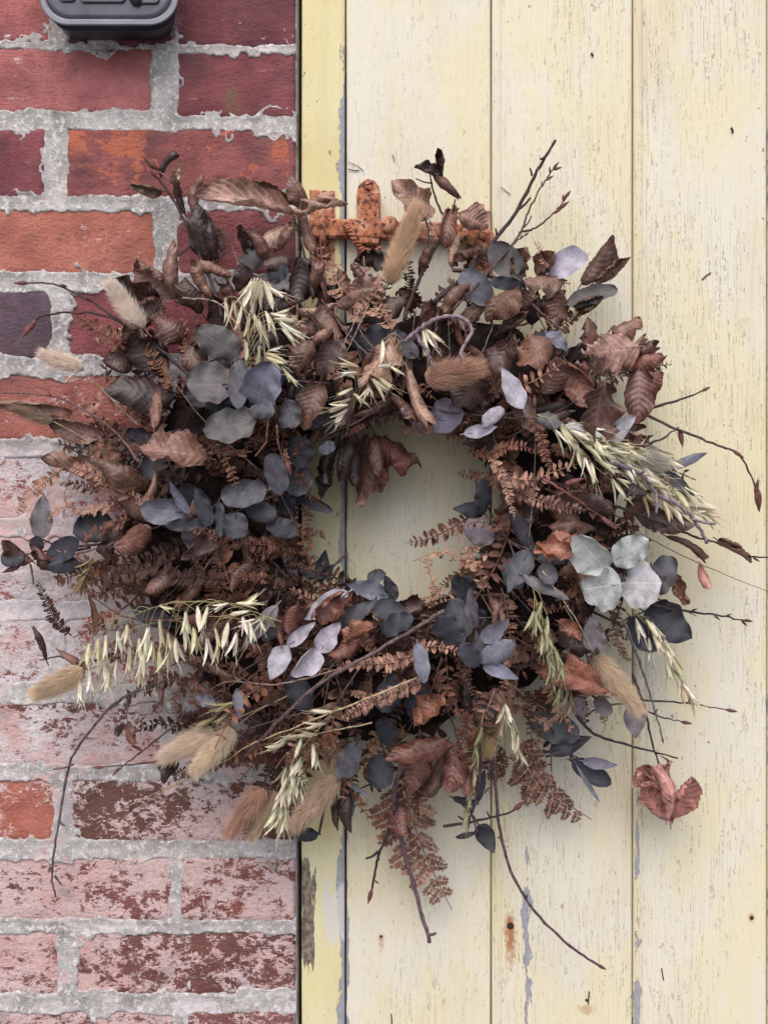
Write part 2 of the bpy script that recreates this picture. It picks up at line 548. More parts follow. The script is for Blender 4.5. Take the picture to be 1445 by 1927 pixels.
def mortar_mesh():
    gx = np.concatenate([np.arange(LEFT, -50, 12.0), np.arange(-50, 551, 2.4), [552, 554, 556, 557]])
    gy = np.concatenate([np.arange(-1000, -30, 12.0), np.arange(-30, 1960, 2.4), np.arange(1960, 3300, 12.0)])
    A, B = np.meshgrid(gx, gy)
    sd = np.full(A.shape, -1e3)
    for (x0, x1, y0, y1, _) in bricks:
        xe = x1 + (40 if x1 == REDGE else 0)
        ix = np.where((gx > x0 - 60) & (gx < xe + 60))[0]
        iy = np.where((gy > y0 - 60) & (gy < y1 + 60))[0]
        if len(ix) == 0 or len(iy) == 0:
            continue
        sub = np.ix_(iy, ix)
        s_ = np.minimum(np.minimum(A[sub] - x0, xe - A[sub]), np.minimum(B[sub] - y0, y1 - B[sub]))
        sd[sub] = np.maximum(sd[sub], s_)
    wob = fbm(A / 34, B / 34, 5, 3) * 14 + fbm(A / 13, B / 13, 9, 4, 0.75) * (3 + 12 * np.clip(fbm(A / 90, B / 60, 77, 2) * 2.2 + .45, 0, 1))
    smear = np.clip(fbm(A / 52, B / 52, 21, 4, .6) - 0.09, 0, 1) * 105
    d = sd + wob - smear - 1.0
    rough = fbm(A / 16, B / 16, 31, 5, 0.6) * 0.0017 + fbm(A / 60, B / 70, 37, 2) * 0.0016
    t = np.clip((d + 2.0) / 4.5, 0, 1)
    t = t * t * (3 - 2 * t)
    lip = 0.0004 * np.exp(-((d + 5) / 5) ** 2)
    deep = np.clip((-d - 6) / 16, 0, 1) * 0.0016
    h = (0.0004 + rough * .8 + lip - deep * .5) * (1 - t) + (-0.008) * t
    V = np.stack([(A - CX) * S, -h, (CY - B) * S], -1).reshape(-1, 3)
    ny, nx = A.shape
    idx = np.arange(nx * ny).reshape(ny, nx)
    F = np.stack([idx[:-1, :-1], idx[1:, :-1], idx[1:, 1:], idx[:-1, 1:]], -1).reshape(-1, 4)
    # return of the reveal at the door side
    n0 = len(V)
    e = V[idx[:, -1]].copy()
    e[:, 1] = 0.1
    V = np.vstack([V, e])
    b_ = n0 + np.arange(ny)
    F2 = np.stack([idx[:-1, -1], idx[1:, -1], b_[1:], b_[:-1]], -1)
    return mesh('mortar', V, np.vstack([F, F2]), MM, smooth=False)


obj('mortar', mortar_mesh(), wall)

# ------------------------------------------------------------------ door frame and boarded door
ZB, ZT = -1.44, 0.95


def board(name, x0, x1, y, bead, mat, parent, color=None, thick=0.022):
    """upright board with eased edges and, if bead, a quirk beside its left edge"""
    k = (D + y) / D
    a, b_ = (x0 - CX) * S * k, (x1 - CX) * S * k
    prof = [(a, thick), (a, 0.0016), (a + 0.0006, 0.0005), (a + 0.0017, 0)]
    if bead:
        q = a + 0.0108
        prof += [(a + 0.005, -0.0006), (q - 0.002, 0.0001), (q - 0.0008, 0.0012), (q + 0.0002, 0.0013), (q + 0.0012, 0.0)]
    n = 14
    s_, e_ = prof[-1][0] + 0.003, b_ - 0.004
    for i in range(n):
        t = i / (n - 1)
        prof.append((s_ + (e_ - s_) * t, 0.0004 * math.sin(t * 9 + x0) - 0.0009 * math.sin(math.pi * t)))
    prof += [(b_ - 0.0017, 0), (b_ - 0.0006, 0.0005), (b_, 0.0016), (b_, thick)]
    zs = np.linspace(ZB, ZT, 60)
    V = []
    for z in zs:
        wb = 0.0005 * math.sin(z * 11 + x0)
        for (px_, py_) in prof:
            V.append((px_ + wb * 0.4, y + py_ + wb, z))
    V = np.array(V)
    c = np.array([(a + b_) / 2, y, ZB])
    F = grid_faces(len(prof), len(zs))
    o = obj(name, mesh(name, V - c, F, mat), parent, Matrix.Translation(c), color)
    return o


frame = thing('door_frame', 'narrow yellow painted door post with peeling edges beside brick wall', 'door frame', (xpx(610), 0.01, ZB))
st = board('post', 567.5, 648.5, 0.006, False, M_FRAME, frame, thick=0.07)
st['bead_x'] = -9.0
st['crackle'], st['chip_x'], st['chip_w'], st['chip_top'], st['chip_amt'] = 0.3, xpx(650), 0.0115, 0.42, 0.42
door = thing('boarded_door', 'cream painted wooden door of upright boards with crackled chipped paint', 'door', (xpx(1050), 0.02, ZB))
edges = [651.5, 924, 1190, 1443, 1712, 1978, 2246, 2512]
for i in range(len(edges) - 1):
    pl = board('plank', edges[i] + (0 if i == 0 else 1.3), edges[i + 1] - 1.3, 0.009, i > 0, M_PLANK, door)
    pl['bead_x'] = KD * xpx(edges[i]) if i else -9.0
    pl['crackle'] = (0.75, 1.0, 1.15)[min(i, 2)]
    cx_, cw_, ct_, ca_ = ((652, 0.005, 0.1, .26), (990, 0.0090, zpx(1500), .29), (1198, 0.007, zpx(1480), .25), (1450, .006, 0.5, .3))[min(i, 3)]
    pl['chip_x'], pl['chip_w'], pl['chip_top'], pl['chip_amt'] = KD * xpx(cx_), cw_, float(ct_), ca_
# ledge behind the boards closes the joints
bk = Bag()
for (x0, x1, y0, y1) in ((548, 655, 0.05, 0.09), (646, 2512, 0.0316, 0.05)):
    a, b_ = xpx(x0), xpx(x1)
    bk.add([(a, y0, ZB), (b_, y0, ZB), (b_, y0, ZT), (a, y0, ZT), (a, y1, ZB), (b_, y1, ZB), (b_, y1, ZT), (a, y1, ZT)],
           [[0, 1, 2, 3], [4, 7, 6, 5], [0, 4, 5, 1], [2, 6, 7, 3], [0, 3, 7, 4], [1, 5, 6, 2]])
obj('back_boarding', bk.mesh('back_boarding', M_DARK, False), door)


def disc(c, r, h, sides=12, dome=0.4, sy=1.0):
    """a low domed head standing on the face at c, towards the camera"""
    V, F = [], []
    rings = [(1.0, 0.0), (1.0, h * 0.5), (0.8, h * (0.5 + dome * .6)), (0.4, h)]
    for (rr, hh) in rings:
        for k in range(sides):
            t = 2 * math.pi * k / sides
            V.append((c[0] + r * rr * math.cos(t), c[1] - hh, c[2] + sy * r * rr * math.sin(t)))
    F = grid_faces(sides, len(rings), wrap=True)
    F.append([(len(rings) - 1) * sides + k for k in range(sides)])
    return V, F


M_NAIL = mat_plain('rusty_nail', (0.05, 0.025, 0.02), 0.8, 0.2)
for (px, py, r) in ((960, 1742, 0.0032), (1413, 1727, 0.0022), (1057, 1704, 0.0013), (1103, 1882, 0.0014), (717, 1762, 0.0015)):
    q = P(px, py, -0.009)
    b_ = Bag()
    b_.add(*disc(q, r, 0.0012))
    obj('nail', b_.mesh('nail', M_NAIL), door)

for (pts, r) in (([(1320, 527), (1328, 519), (1337, 513)], .0006), ([(942, 352), (952, 360), (960, 366)], .00035), ([(738, 291), (741, 298), (742, 304)], .00035), ([(655, 305), (672, 312), (684, 322)], .0003),
                 ([(655, 318), (668, 321), (676, 320)], .0005), ([(1244, 1822), (1246, 1834), (1248, 1845)], .0006), ([(1108, 1866), (1107, 1878), (1106, 1890)], .0006), ([(736, 1908), (737, 1920), (737, 1935)], .0006),
                 ([(614, 995), (624, 978), (622, 970)], .0009), ([(1375, 240), (1378, 247), (1377, 250)], .0010), ([(1112, 100), (1114, 103), (1115, 106)], .0010), ([(962, 540), (966, 520), (964, 500)], .0003)):
    b_ = Bag()
    b_.add(*tube(smooth_path([P(x, y, -.0078) for x, y in pts], 4), r, 5))
    obj('splinter', b_.mesh('splinter', M_NAIL), door)

# ------------------------------------------------------------------ rusty sliding bolt
FY = -0.0085           # depth of the painted face (behind the brick face)
bolt = thing('sliding_bolt', 'rusty orange iron sliding bolt with keeper plates behind the wreath top', 'door bolt', P(760, 470, FY))


def plate(name, outline, y, th, parent, mat=None, holes=()):
    """a plate from a pixel outline, standing on depth y, th thick, with eased front edges"""
    mat = mat or M_RUST
    pts = [P(px, py, -y) for px, py in outline]
    c = sum(pts, Vector()) / len(pts)
    n = len(pts)
    V = [(p.x, y, p.z) for p in pts] + [(p.x, y - th * .7, p.z) for p in pts]
    V += [(c.x + (p.x - c.x) * 0.97, y - th, c.z + (p.z - c.z) * 0.985) for p in pts]
    F = [[i, (i + 1) % n, n + (i + 1) % n, n + i] for i in range(n)]
    F += [[n + i, n + (i + 1) % n, 2 * n + (i + 1) % n, 2 * n + i] for i in range(n)]
    F += [[2 * n + i for i in range(n)]]
    me = mesh(name, V, F, mat, smooth=False)
    return obj(name, me, parent)


def screw(px, py, y, r, parent):
    q = P(px, py, -y)
    b_ = Bag()
    b_.add(*disc(q, r, 0.0022))
    h = obj('screw', b_.mesh('screw', M_RUST), parent)
    s_ = Bag()
    w, l = r * .16, r * .8
    yy = q.y - 0.0024
    s_.add([(q.x - l, yy, q.z - w), (q.x + l, yy, q.z + w * 2), (q.x + l, yy, q.z + w * 4), (q.x - l, yy, q.z + w)], [[0, 1, 2, 3]])
    obj('slot', s_.mesh('slot', M_DARK, False), h)
    return h


py_ = 0.006
kp = plate('keeper_plate', [(583, 358), (630, 360), (631, 430), (630, 503), (584, 501), (582, 430)], py_, 0.002, bolt)
screw(606, 371, py_ - 0.002, 0.0034, bolt)
screw(606, 489, py_ - 0.002, 0.0034, bolt)
cp = plate('centre_plate', [(671, 372), (674, 352), (683, 341), (693, 337), (705, 341), (713, 352), (716, 372), (716, 440), (714, 500), (673, 500), (671, 440)], 0.009, 0.002, bolt)
screw(694, 350, 0.007, 0.0042, bolt)
rp = plate('bolt_plate', [(876, 397), (922, 397), (923, 450), (922, 522), (878, 522), (876, 450)], 0.009, 0.002, bolt)
screw(899, 412, 0.007, 0.0034, bolt)
plate('guide_strap', [(677, 369), (713, 369), (714, 420), (713, 463), (676, 463), (676, 420)], 0.007, 0.0115, bolt)
# the bar
b_ = Bag()
pth = smooth_path([P(585, 431, .0012), P(660, 431, .0012), P(760, 436, .0012), P(918, 440, .0012)], 8)
n = len(pth)
rings = []
for i, c in enumerate(pth):
    for (dz, dy) in ((.0088, .004), (.0088, -.002), (.0070, -.0042), (-.0070, -.0042), (-.0088, -.002), (-.0088, .004)):
        w = 1 + .05 * math.sin(i * 1.7)
        rings.append((c[0], c[1] + dy, c[2] + dz * w))
Fb = grid_faces(6, n, wrap=True) + [[5, 4, 3, 2, 1, 0], [(n - 1) * 6 + k for k in range(6)]]
b_.add(rings, Fb)
obj('bar', b_.mesh('bar', M_RUST, False), bolt)
# staple on the keeper, knob, twisted wire, curled handle
b_ = Bag()
b_.add(*tube(smooth_path([P(606, 414, .0), P(606, 416, .012), P(607, 448, .013), P(608, 462, .004)], 5), 0.0030, 8))
obj('staple', b_.mesh('staple', M_RUST), bolt)
b_ = Bag()
b_.add(*disc(P(733, 424, .005), 0.0080, 0.007, 14, .5))
obj('knob', b_.mesh('knob', M_RUST), bolt)
b_ = Bag()
ax = smooth_path([P(648, 421, .010), P(657, 432, .011), P(668, 454, .011), P(684, 470, .009), P(702, 474, .007), P(714, 468, .006)], 12)
for ph in (0, math.pi):
    w = []
    for i, c in enumerate(ax):
        t = i * 0.8 + ph
        w.append(c + np.array([math.cos(t) * .0011, math.sin(t) * .0012, math.cos(t) * .0014]))
    b_.add(*tube(w, 0.0015, 6))
obj('twisted_wire', b_.mesh('twisted_wire', M_RUST), bolt)
b_ = Bag()
b_.add(*tube(smooth_path([P(868, 447, .012), P(890, 452, .014), P(906, 466, .014), P(918, 462, .013), P(921, 446, .012), P(908, 438, .011)], 6), np.linspace(.0042, .0052, 31), 8))
obj('handle', b_.mesh('handle', M_RUST), bolt)
b_ = Bag()
b_.add(*disc(P(905, 447, .006), 0.0080, 0.010, 14, .5))
obj('boss', b_.mesh('boss', M_RUST), bolt)

# ------------------------------------------------------------------ black plastic box on the wall
box = thing('plastic_box', 'black plastic box with clear scuffed lid fixed high on the bricks', 'box', P(205, 78))
M_BLK = mat_plain('black_plastic', (0.010, 0.011, 0.022), 0.42, 0.5, .3, 40, .0003)
M_RIM = mat_plain('grey_lid', (0.17, 0.175, 0.21), 0.22, 0.6, .35, 70, .0003)
M_LID = mat_plain('clear_lid', (0.085, 0.09, 0.115), 0.12, 0.6, .5, 50, .0002)
M_WEB = mat_plain('dusty_web', (0.42, 0.42, 0.45), 0.9, 0.1)


def rrect(x0, x1, y0, y1, r, d, n=12):
    pts = []
    for (cx, cy, a0) in ((x1 - r, y0 + r, -90), (x1 - r, y1 - r, 0), (x0 + r, y1 - r, 90), (x0 + r, y0 + r, 180)):
        for k in range(n + 1):
            a = math.radians(a0 + 90 * k / n)
            pts.append(P(cx + r * math.cos(a), cy + r * math.sin(a), d))
    return [tuple(p) for p in pts]


def loft(sections, cap0=True, cap1=True):
    n = len(sections[0])
    V = [p for s in sections for p in s]
    F = grid_faces(n, len(sections), wrap=True)
    if cap0:
        F.append(list(range(n))[::-1])
    if cap1:
        F.append([(len(sections) - 1) * n + k for k in range(n)])
    return V, F


b_ = Bag()
b_.add(*loft([rrect(116, 330, -190, 76, 40, 0.001), rrect(112, 331, -192, 75, 42, 0.004), rrect(92, 331, -200, 58, 46, 0.036), rrect(92, 331, -200, 58, 46, 0.038)]))
obj('body', b_.mesh('body', M_BLK), box)
b_ = Bag()
b_.add(*loft([rrect(84, 331, -204, 46, 50, 0.0381), rrect(76, 335, -208, 48, 54, 0.0392), rrect(75, 336, -209, 48, 54, 0.0440), rrect(77, 334, -207, 45, 52, 0.0452),
              rrect(84, 327, -200, 38, 47, 0.0452), rrect(86, 325, -198, 36, 46, 0.0446), rrect(87, 324, -198, 36, 46, 0.043)], True, False))
obj('lid_rim', b_.mesh('lid_rim', M_RIM, False), box)
b_ = Bag()
b_.add(*loft([rrect(86.5, 324.5, -198, 36, 46, 0.0431), rrect(86.5, 324.5, -198, 36, 46, 0.0438), rrect(96, 314, -190, 26, 40, 0.0444)]))
ld = obj('lid_pane', b_.mesh('lid_pane', M_LID), box)
for (x0, x1, y0, y1) in ((150, 236, -40, 4), (246, 300, -60, 6), (110, 142, -60, 2)):
    b_ = Bag()
    b_.add(*loft([rrect(x0, x1, y0, y1, 9, 0.0447), rrect(x0, x1, y0, y1, 9, 0.0466), rrect(x0 + 3, x1 - 3, y0 + 3, y1 - 3, 7, 0.0472)]))
    obj('lid_ridge', b_.mesh('lid_ridge', M_RIM), ld)
b_ = Bag()
b_.add(*disc(P(256, -3, .0468), 0.006, .004, 14, .5))
obj('lid_stud', b_.mesh('lid_stud', M_BLK), ld)
b_ = Bag()
for i in range(46):
    a = P(random.uniform(315, 338), random.uniform(10, 66), random.uniform(.004, .03))
    c = P(random.uniform(322, 346), random.uniform(20, 74), random.uniform(.001, .012))
    m_ = (a + c) / 2 + Vector((random.uniform(-.003, .003), 0, -.003))
    b_.add(*tube(smooth_path([a, m_, c], 4), 0.00009, 3))
wb = obj('cobweb', b_.mesh('cobweb', M_WEB), box)
wb['kind'] = 'stuff'

#WREATH#
# ------------------------------------------------------------------ wreath: materials
def uvxy(b):
    nd = b.t.nodes.new('ShaderNodeUVMap')
    return b.xyz(nd.outputs[0])


def mat_beech():
    b = NB('dry_beech_leaf')
    u, v, _ = uvxy(b)
    p = b.pos()
    base = b.ocol()
    au = b.math('ABSOLUTE', b.math('SUBTRACT', u, 0.5))
    ph = b.math('FRACT', b.math('MULTIPLY', b.math('SUBTRACT', v, b.math('MULTIPLY', au, 0.55)), 9.0))
    vein = b.math('MAXIMUM', b.ss(b.math('ABSOLUTE', b.math('SUBTRACT', ph, 0.25)), 0.13, 0.02), b.ss(au, 0.03, 0.012))
    n = b.noise(p, 90, 4, 0.65)
    col = b.mix(b.ss(n, 0.3, 0.7), b.mix(1.0, base, (0.55, 0.52, 0.52), 'MULTIPLY'), b.mix(1.0, base, (1.55, 1.5, 1.5), 'MULTIPLY'))
    col = b.mix(b.math('MULTIPLY', vein, 0.40), col, b.mix(1.0, base, (2.5, 2.4, 2.3), 'MULTIPLY'))
    sp = b.ss(b.noise(p, 300, 1, 0.5), 0.66, 0.72, 0, 0.6)
    col = b.mix(sp, col, (0.02, 0.012, 0.010))
    return b.done(col, 0.42, b.bump(n, 0.0010, 0.8), 0.5, transl=0.10)


def mat_euc():
    b = NB('eucalyptus_leaf')
    u, v, _ = uvxy(b)
    p = b.pos()
    base = b.ocol()
    au = b.math('ABSOLUTE', b.math('SUBTRACT', u, 0.5))
    n = b.noise(p, 70, 5, 0.7)
    col = b.mix(b.ss(n, 0.32, 0.68), b.mix(1.0, base, (0.66, 0.64, 0.65), 'MULTIPLY'), b.mix(1.0, base, (1.28, 1.28, 1.3), 'MULTIPLY'))
    col = b.mix(b.ss(au, 0.022, 0.006, 0, 0.35), col, b.mix(1.0, base, (1.9, 1.85, 1.8), 'MULTIPLY'))
    col = b.mix(b.ss(au, 0.478, 0.497, 0, 0.45), col, b.mix(1.0, base, (2.0, 1.9, 1.85), 'MULTIPLY'))
    sv = b.math('FRACT', b.math('MULTIPLY', b.math('SUBTRACT', v, b.math('MULTIPLY', au, 0.9)), 7.0))
    col = b.mix(b.ss(b.math('ABSOLUTE', b.math('SUBTRACT', sv, 0.5)), 0.07, 0.01, 0, 0.22), col, b.mix(1.0, base, (1.7, 1.7, 1.65), 'MULTIPLY'))
    bl = b.noise(b.scale(p, (1, 1, 1), (3, 1, 2)), 150, 4, 0.7)
    col = b.mix(b.ss(bl, 0.56, 0.66, 0, 0.45), col, b.mix(1.0, base, (0.62, 0.52, 0.48), 'MULTIPLY'))
    fl = b.ss(b.noise(p, 420, 1, 0.5), 0.70, 0.77, 0, 0.22)
    col = b.mix(fl, col, (0.45, 0.44, 0.45))
    return b.done(col, 0.58, b.bump(n, 0.0012, 0.7), 0.4, transl=0.04)


def mat_tint(name, rough, sc, lo, hi, bump=0.0005, spec=0.3, transl=0.0):
    b = NB(name)
    p = b.pos()
    base = b.ocol()
    n = b.noise(p, sc, 3, 0.65)
    col = b.mix(b.ss(n, 0.32, 0.68), b.mix(1.0, base, (lo, lo, lo), 'MULTIPLY'), b.mix(1.0, base, (hi, hi, hi), 'MULTIPLY'))
    return b.done(col, rough, b.bump(n, bump, 0.7), spec, transl=transl)


M_BEECH, M_EUC = mat_beech(), mat_euc()
M_FERN = mat_tint('dry_bracken', 0.7, 130, 0.6, 1.4, transl=0.08)
M_TWIG = mat_tint('bark', 0.62, 260, 0.55, 1.6, 0.0009)
M_OAT = mat_tint('oat_husk', 0.5, 160, 0.78, 1.15, 0.0003, transl=0.12)
M_FUR = mat_tint('grass_fur', 0.75, 60, 0.85, 1.15, 0.0, 0.2, transl=0.2)
M_SHADED = mat_tint('shaded_stems', 0.9, 120, 0.4, 1.5, 0.003, 0.1)

BRO = [(0.112, 0.056, 0.041), (0.058, 0.030, 0.025), (0.200, 0.114, 0.088), (0.034, 0.019, 0.018), (0.138, 0.062, 0.040)]
LBR, DBR, RBR, OBR, PNK = (0.335, 0.215, 0.170), (0.040, 0.023, 0.022), (0.145, 0.058, 0.043), (0.25, 0.104, 0.064), (0.39, 0.200, 0.165)
E_DK, E_MD, E_LT, E_SV, E_SG, E_OL, E_MV = ((0.033, 0.034, 0.044), (0.088, 0.087, 0.102), (0.165, 0.168, 0.215), (0.46, 0.445, 0.50),
                                            (0.41, 0.430, 0.425), (0.110, 0.106, 0.105), (0.185, 0.163, 0.180))

# ------------------------------------------------------------------ wreath: shape of the ring
WC = (735.0, 968.0)
ANG = np.radians([0, 30, 60, 90, 120, 150, 180, 210, 240, 270, 300, 330, 360])
R_IN = np.array([172, 178, 172, 150, 158, 168, 176, 170, 150, 135, 130, 148, 172.])
R_OUT = np.array([505, 515, 495, 425, 480, 555, 585, 575, 560, 515, 480, 525, 505.])


def ring_t(px, py):
    dx, dy = px - WC[0], WC[1] - py
    th = math.atan2(dy, dx) % (2 * math.pi)
    r = math.hypot(dx, dy)
    ri, ro = np.interp(th, ANG, R_IN), np.interp(th, ANG, R_OUT)
    return (r - ri) / (ro - ri), th


def front(px, py):
    """how far in front of the wall the leafy mass stands here"""
    t, _ = ring_t(px, py)
    if t < 0:
        return max(0.022, 0.062 + 0.12 * t)
    if t > 1:
        return max(0.026, 0.048 - 0.05 * (t - 1))
    return 0.062 + 0.052 * math.sin(math.pi * min(1, t * 1.05)) ** 0.8 - 0.014 * t


# ------------------------------------------------------------------ wreath: builders
def frame_of(A, B, nrm):
    """matrix with Y from A to B and Z near nrm"""
    y = (B - A).normalized()
    x = y.cross(nrm)
    if x.length < 1e-6:
        x = y.cross(Vector((1, 0, 0.3)))
    x.normalize()
    z = x.cross(y)
    M = Matrix((x, y, z)).transposed().to_4x4()
    M.translation = A
    return M


def width_profile(kind, v):
    if kind == 'beech':
        return np.sin(np.pi * np.clip(v, 0, 1) ** 0.85) ** 0.62
    if kind == 'round':
        return np.sqrt(np.clip(1 - (2 * v - 1) ** 2, 0, 1)) ** 0.92
    if kind == 'heart':
        return np.clip(np.sqrt(np.clip(1 - (1.72 * v - 0.72) ** 2, 0, 1)), 0, 1) * (0.55 + 0.45 * np.clip(v * 5, 0, 1))
    if kind == 'ovate':
        return np.sin(np.pi * np.clip(v, 0, 1) ** 0.72) ** 0.85 * (1 - 0.05 * v)
    return np.sin(np.pi * v) ** 0.7          # lance


def leaf_verts(L, W, kind='beech', roll=0.6, bend=0.4, twist=0.0, pleat=0.0, wave=0.0, rag=0.0, seed=0, nu=11, nv=19, roll2=None, npl=9, asym=0.0):
    rs = np.random.default_rng(seed)
    v = np.linspace(0.0, 1.0, nv)
    u = np.linspace(-1, 1, nu)
    hw = 0.5 * W * np.maximum(width_profile(kind, v), 0.012)
    if rag > 0:
        ph = rs.uniform(0, 6.28, 4)
        hw = hw * (1 + rag * (np.sin(v * 41 + ph[0]) * .5 + np.sin(v * 23 + ph[1]) * .6 + np.sin(v * 67 + ph[2]) * .4))
    roll2 = roll if roll2 is None else roll2
    ang = np.cumsum(np.full(nv, bend / nv) * (1 + 0.6 * np.sin(v * 7 + rs.uniform(0, 6.28))))
    ds = L / (nv - 1)
    yc = np.concatenate([[0], np.cumsum(np.cos(ang[:-1]) * ds)])
    zc = np.concatenate([[0], np.cumsum(np.sin(ang[:-1]) * ds)])
    pts = np.zeros((nv, nu, 3))
    uv = np.zeros((nv, nu, 2))
    p1, p2 = rs.uniform(0, 6.28, 2)
    for j in range(nv):
        rr = (roll + (roll2 - roll) * v[j])
        rl = np.where(u < 0, rr * (1 + asym + 0.35 * math.sin(p1 + 2.2 * v[j])), rr * (1 - asym + 0.35 * math.sin(p2 + 2.7 * v[j])))
        rl = np.where(np.abs(rl) < 1e-3, 1e-3, rl)
        # curvature grows towards the margin, so a dry leaf scrolls up at its edges
        us = np.linspace(0, 1, 25)
        x = np.zeros(nu)
        z = np.zeros(nu)
        for sd in (-1, 1):
            rs_ = rl[0] if sd < 0 else rl[-1]
            tht = rs_ * us ** 1.5
            cx_ = np.concatenate([[0], np.cumsum(np.cos((tht[1:] + tht[:-1]) / 2) / 24)])
            cz_ = np.concatenate([[0], np.cumsum(np.sin((tht[1:] + tht[:-1]) / 2) / 24)])
            sel = u * sd >= 0
            x[sel] = sd * hw[j] * np.interp(np.abs(u[sel]), us, cx_)
            z[sel] = hw[j] * np.interp(np.abs(u[sel]), us, cz_)
        if pleat:
            z = z + pleat * np.sin(2 * np.pi * npl * (v[j] - 0.28 * np.abs(u))) * np.clip(np.abs(u) * 3, 0, 1) * min(1, hw[j] / (W * .2))
        if wave:
            z = z + wave * np.sin(v[j] * 17 + p1 + u * 2.0) * u * u
        tw = twist * (v[j] - 0.3)
        x, z = x * math.cos(tw) - z * math.sin(tw), x * math.sin(tw) + z * math.cos(tw)
        pts[j, :, 0] = x
        pts[j, :, 1] = yc[j] - z * math.sin(ang[j])
        pts[j, :, 2] = zc[j] + z * math.cos(ang[j])
        uv[j, :, 0] = (u + 1) / 2
        uv[j, :, 1] = v[j]
    # lay the chord on +Y with length L
    ca = math.atan2(zc[-1], yc[-1])
    ch = math.hypot(zc[-1], yc[-1])
    k = L / max(ch, L * 0.45)
    Y, Z = pts[..., 1].copy(), pts[..., 2].copy()
    pts[..., 1] = (Y * math.cos(ca) + Z * math.sin(ca)) * k
    pts[..., 2] = (-Y * math.sin(ca) + Z * math.cos(ca)) * k
    return pts.reshape(-1, 3), grid_faces(nu, nv), uv.reshape(-1, 2)


def scroll_verts(L, R, turns=1.25, bend=.4, npl=8, seed=0, nu=23, nv=34):
    """a dry leaf rolled into a ribbed, tapering scroll along +Y"""
    rs = np.random.default_rng(seed)
    v = np.linspace(0, 1, nv)
    u = np.linspace(0, 1, nu)
    if rs.random() < .65:      # open at the tip end
        rr = R * np.sin(np.pi * (.05 + rs.uniform(.55, .75) * v)) ** .6
    else:
        rr = R * np.clip(np.sin(np.pi * (.03 + .94 * v)) ** .6, .06, 1)
    rr = rr * (1 + .10 * np.sin(v * 9 + rs.uniform(0, 6.28)) + .06 * np.sin(v * 21 + rs.uniform(0, 6.28)))
    ang = np.cumsum(np.full(nv, bend / nv) * (1 + .6 * np.sin(v * 6 + rs.uniform(0, 6.28))))
    ds = L / (nv - 1)
    xc = rs.uniform(-.12, .12) * L * np.sin(np.pi * v)
    yc = np.concatenate([[0], np.cumsum(np.cos(ang[:-1]) * ds)])
    zc = np.concatenate([[0], np.cumsum(np.sin(ang[:-1]) * ds)])
    open_ = rs.uniform(-.6, .6) + (0 if rs.random() < .6 else math.pi)
    spin = rs.uniform(-.9, .9)
    pts = np.zeros((nv, nu, 3))
    uv = np.zeros((nv, nu, 2))
    for j in range(nv):
        tr = turns * (1 + .25 * math.sin(3 * v[j] + open_)) * (1 - .25 * v[j])
        a = open_ + math.pi / 2 + spin * v[j] + 2 * math.pi * tr * (u - .5)
        rad = rr[j] * (.62 + .38 * u) + .034 * R * np.sin(2 * np.pi * npl * (v[j] - .16 * np.abs(u * 2 - 1) * 2))
        rad = rad + R * (.10 * np.sin(v[j] * 23 + open_) + .08 * np.sin(v[j] * 41)) * np.clip((u - .72) / .28, 0, 1)
        x, z = rad * np.cos(a), rad * np.sin(a)
        pts[j, :, 0] = x + xc[j]
        pts[j, :, 1] = yc[j] - z * math.sin(ang[j]) + R * (.30 * np.sin(u * 9 + open_) + .16 * np.sin(u * 23)) * max(0.0, (v[j] - .8) / .2)
        pts[j, :, 2] = zc[j] + z * math.cos(ang[j])
        uv[j, :, 0], uv[j, :, 1] = .5 + (u - .5), v[j]
    ca = math.atan2(zc[-1], yc[-1])
    k = L / max(math.hypot(zc[-1], yc[-1]), L * .45)
    Y, Z = pts[..., 1].copy(), pts[..., 2].copy()
    pts[..., 1] = (Y * math.cos(ca) + Z * math.sin(ca)) * k
    pts[..., 2] = (-Y * math.sin(ca) + Z * math.cos(ca)) * k
    return pts.reshape(-1, 3), grid_faces(nu, nv), uv.reshape(-1, 2)


def nrm_rand(a=0.35):
    return Vector((random.uniform(-a, a), -1, random.uniform(-a, a) + 0.15)).normalized()


wreath = thing('wreath', 'large dried wreath of brown beech leaves, bracken, eucalyptus, oats and bunny tails', 'wreath', P(WC[0], WC[1], 0.0))


def vary(c, a=0.15):
    k = 1 + random.uniform(-a, a)
    return tuple(max(0.005, v * k * (1 + random.uniform(-.04, .04))) for v in c)


def leaf_at(name, A, B, W, mat, color, parent, nrm, stalk=0.12, **kw):
    L = (B - A).length
    b_ = Bag()
    b_.add(*leaf_verts(L, W, **kw))
    if stalk:
        b_.add(*tube(smooth_path([(0, -L * stalk, -0.0015), (0, -L * stalk * .4, -0.0006), (0, L * .25, -0.0003)], 4), 0.00055, 5),)
    me = b_.mesh(name, mat)
    return obj(name, me, parent, frame_of(A, B, nrm), vary(color))


def euc(bx, by, tx, ty, w, color=E_MD, kind='round', dz=0.0, roll=None, parent=None, tilt=0.45, k=1.0):
    d = front((bx + tx) / 2, (by + ty) / 2) + 0.007 + dz
    d0, d1 = d - 0.004, d + random.uniform(-0.002, 0.007)
    A, B = P(bx, by, d0), P(tx, ty, d1)
    sc = (D - d) / D
    roll = random.uniform(0.35, 1.15) * random.choice((1, 1, -1)) if roll is None else roll
    return leaf_at('eucalyptus_leaf', A, B, w * S * sc * k * 1.07, M_EUC, color, parent or wreath, nrm_rand(tilt), stalk=0.10, kind=kind, roll=roll,
                   bend=random.uniform(-.9, .9), wave=w * S * random.uniform(.03, .11), twist=random.uniform(-.5, .5), asym=random.uniform(-.6, .6), rag=.022, seed=random.randrange(9999), nu=13, nv=21)


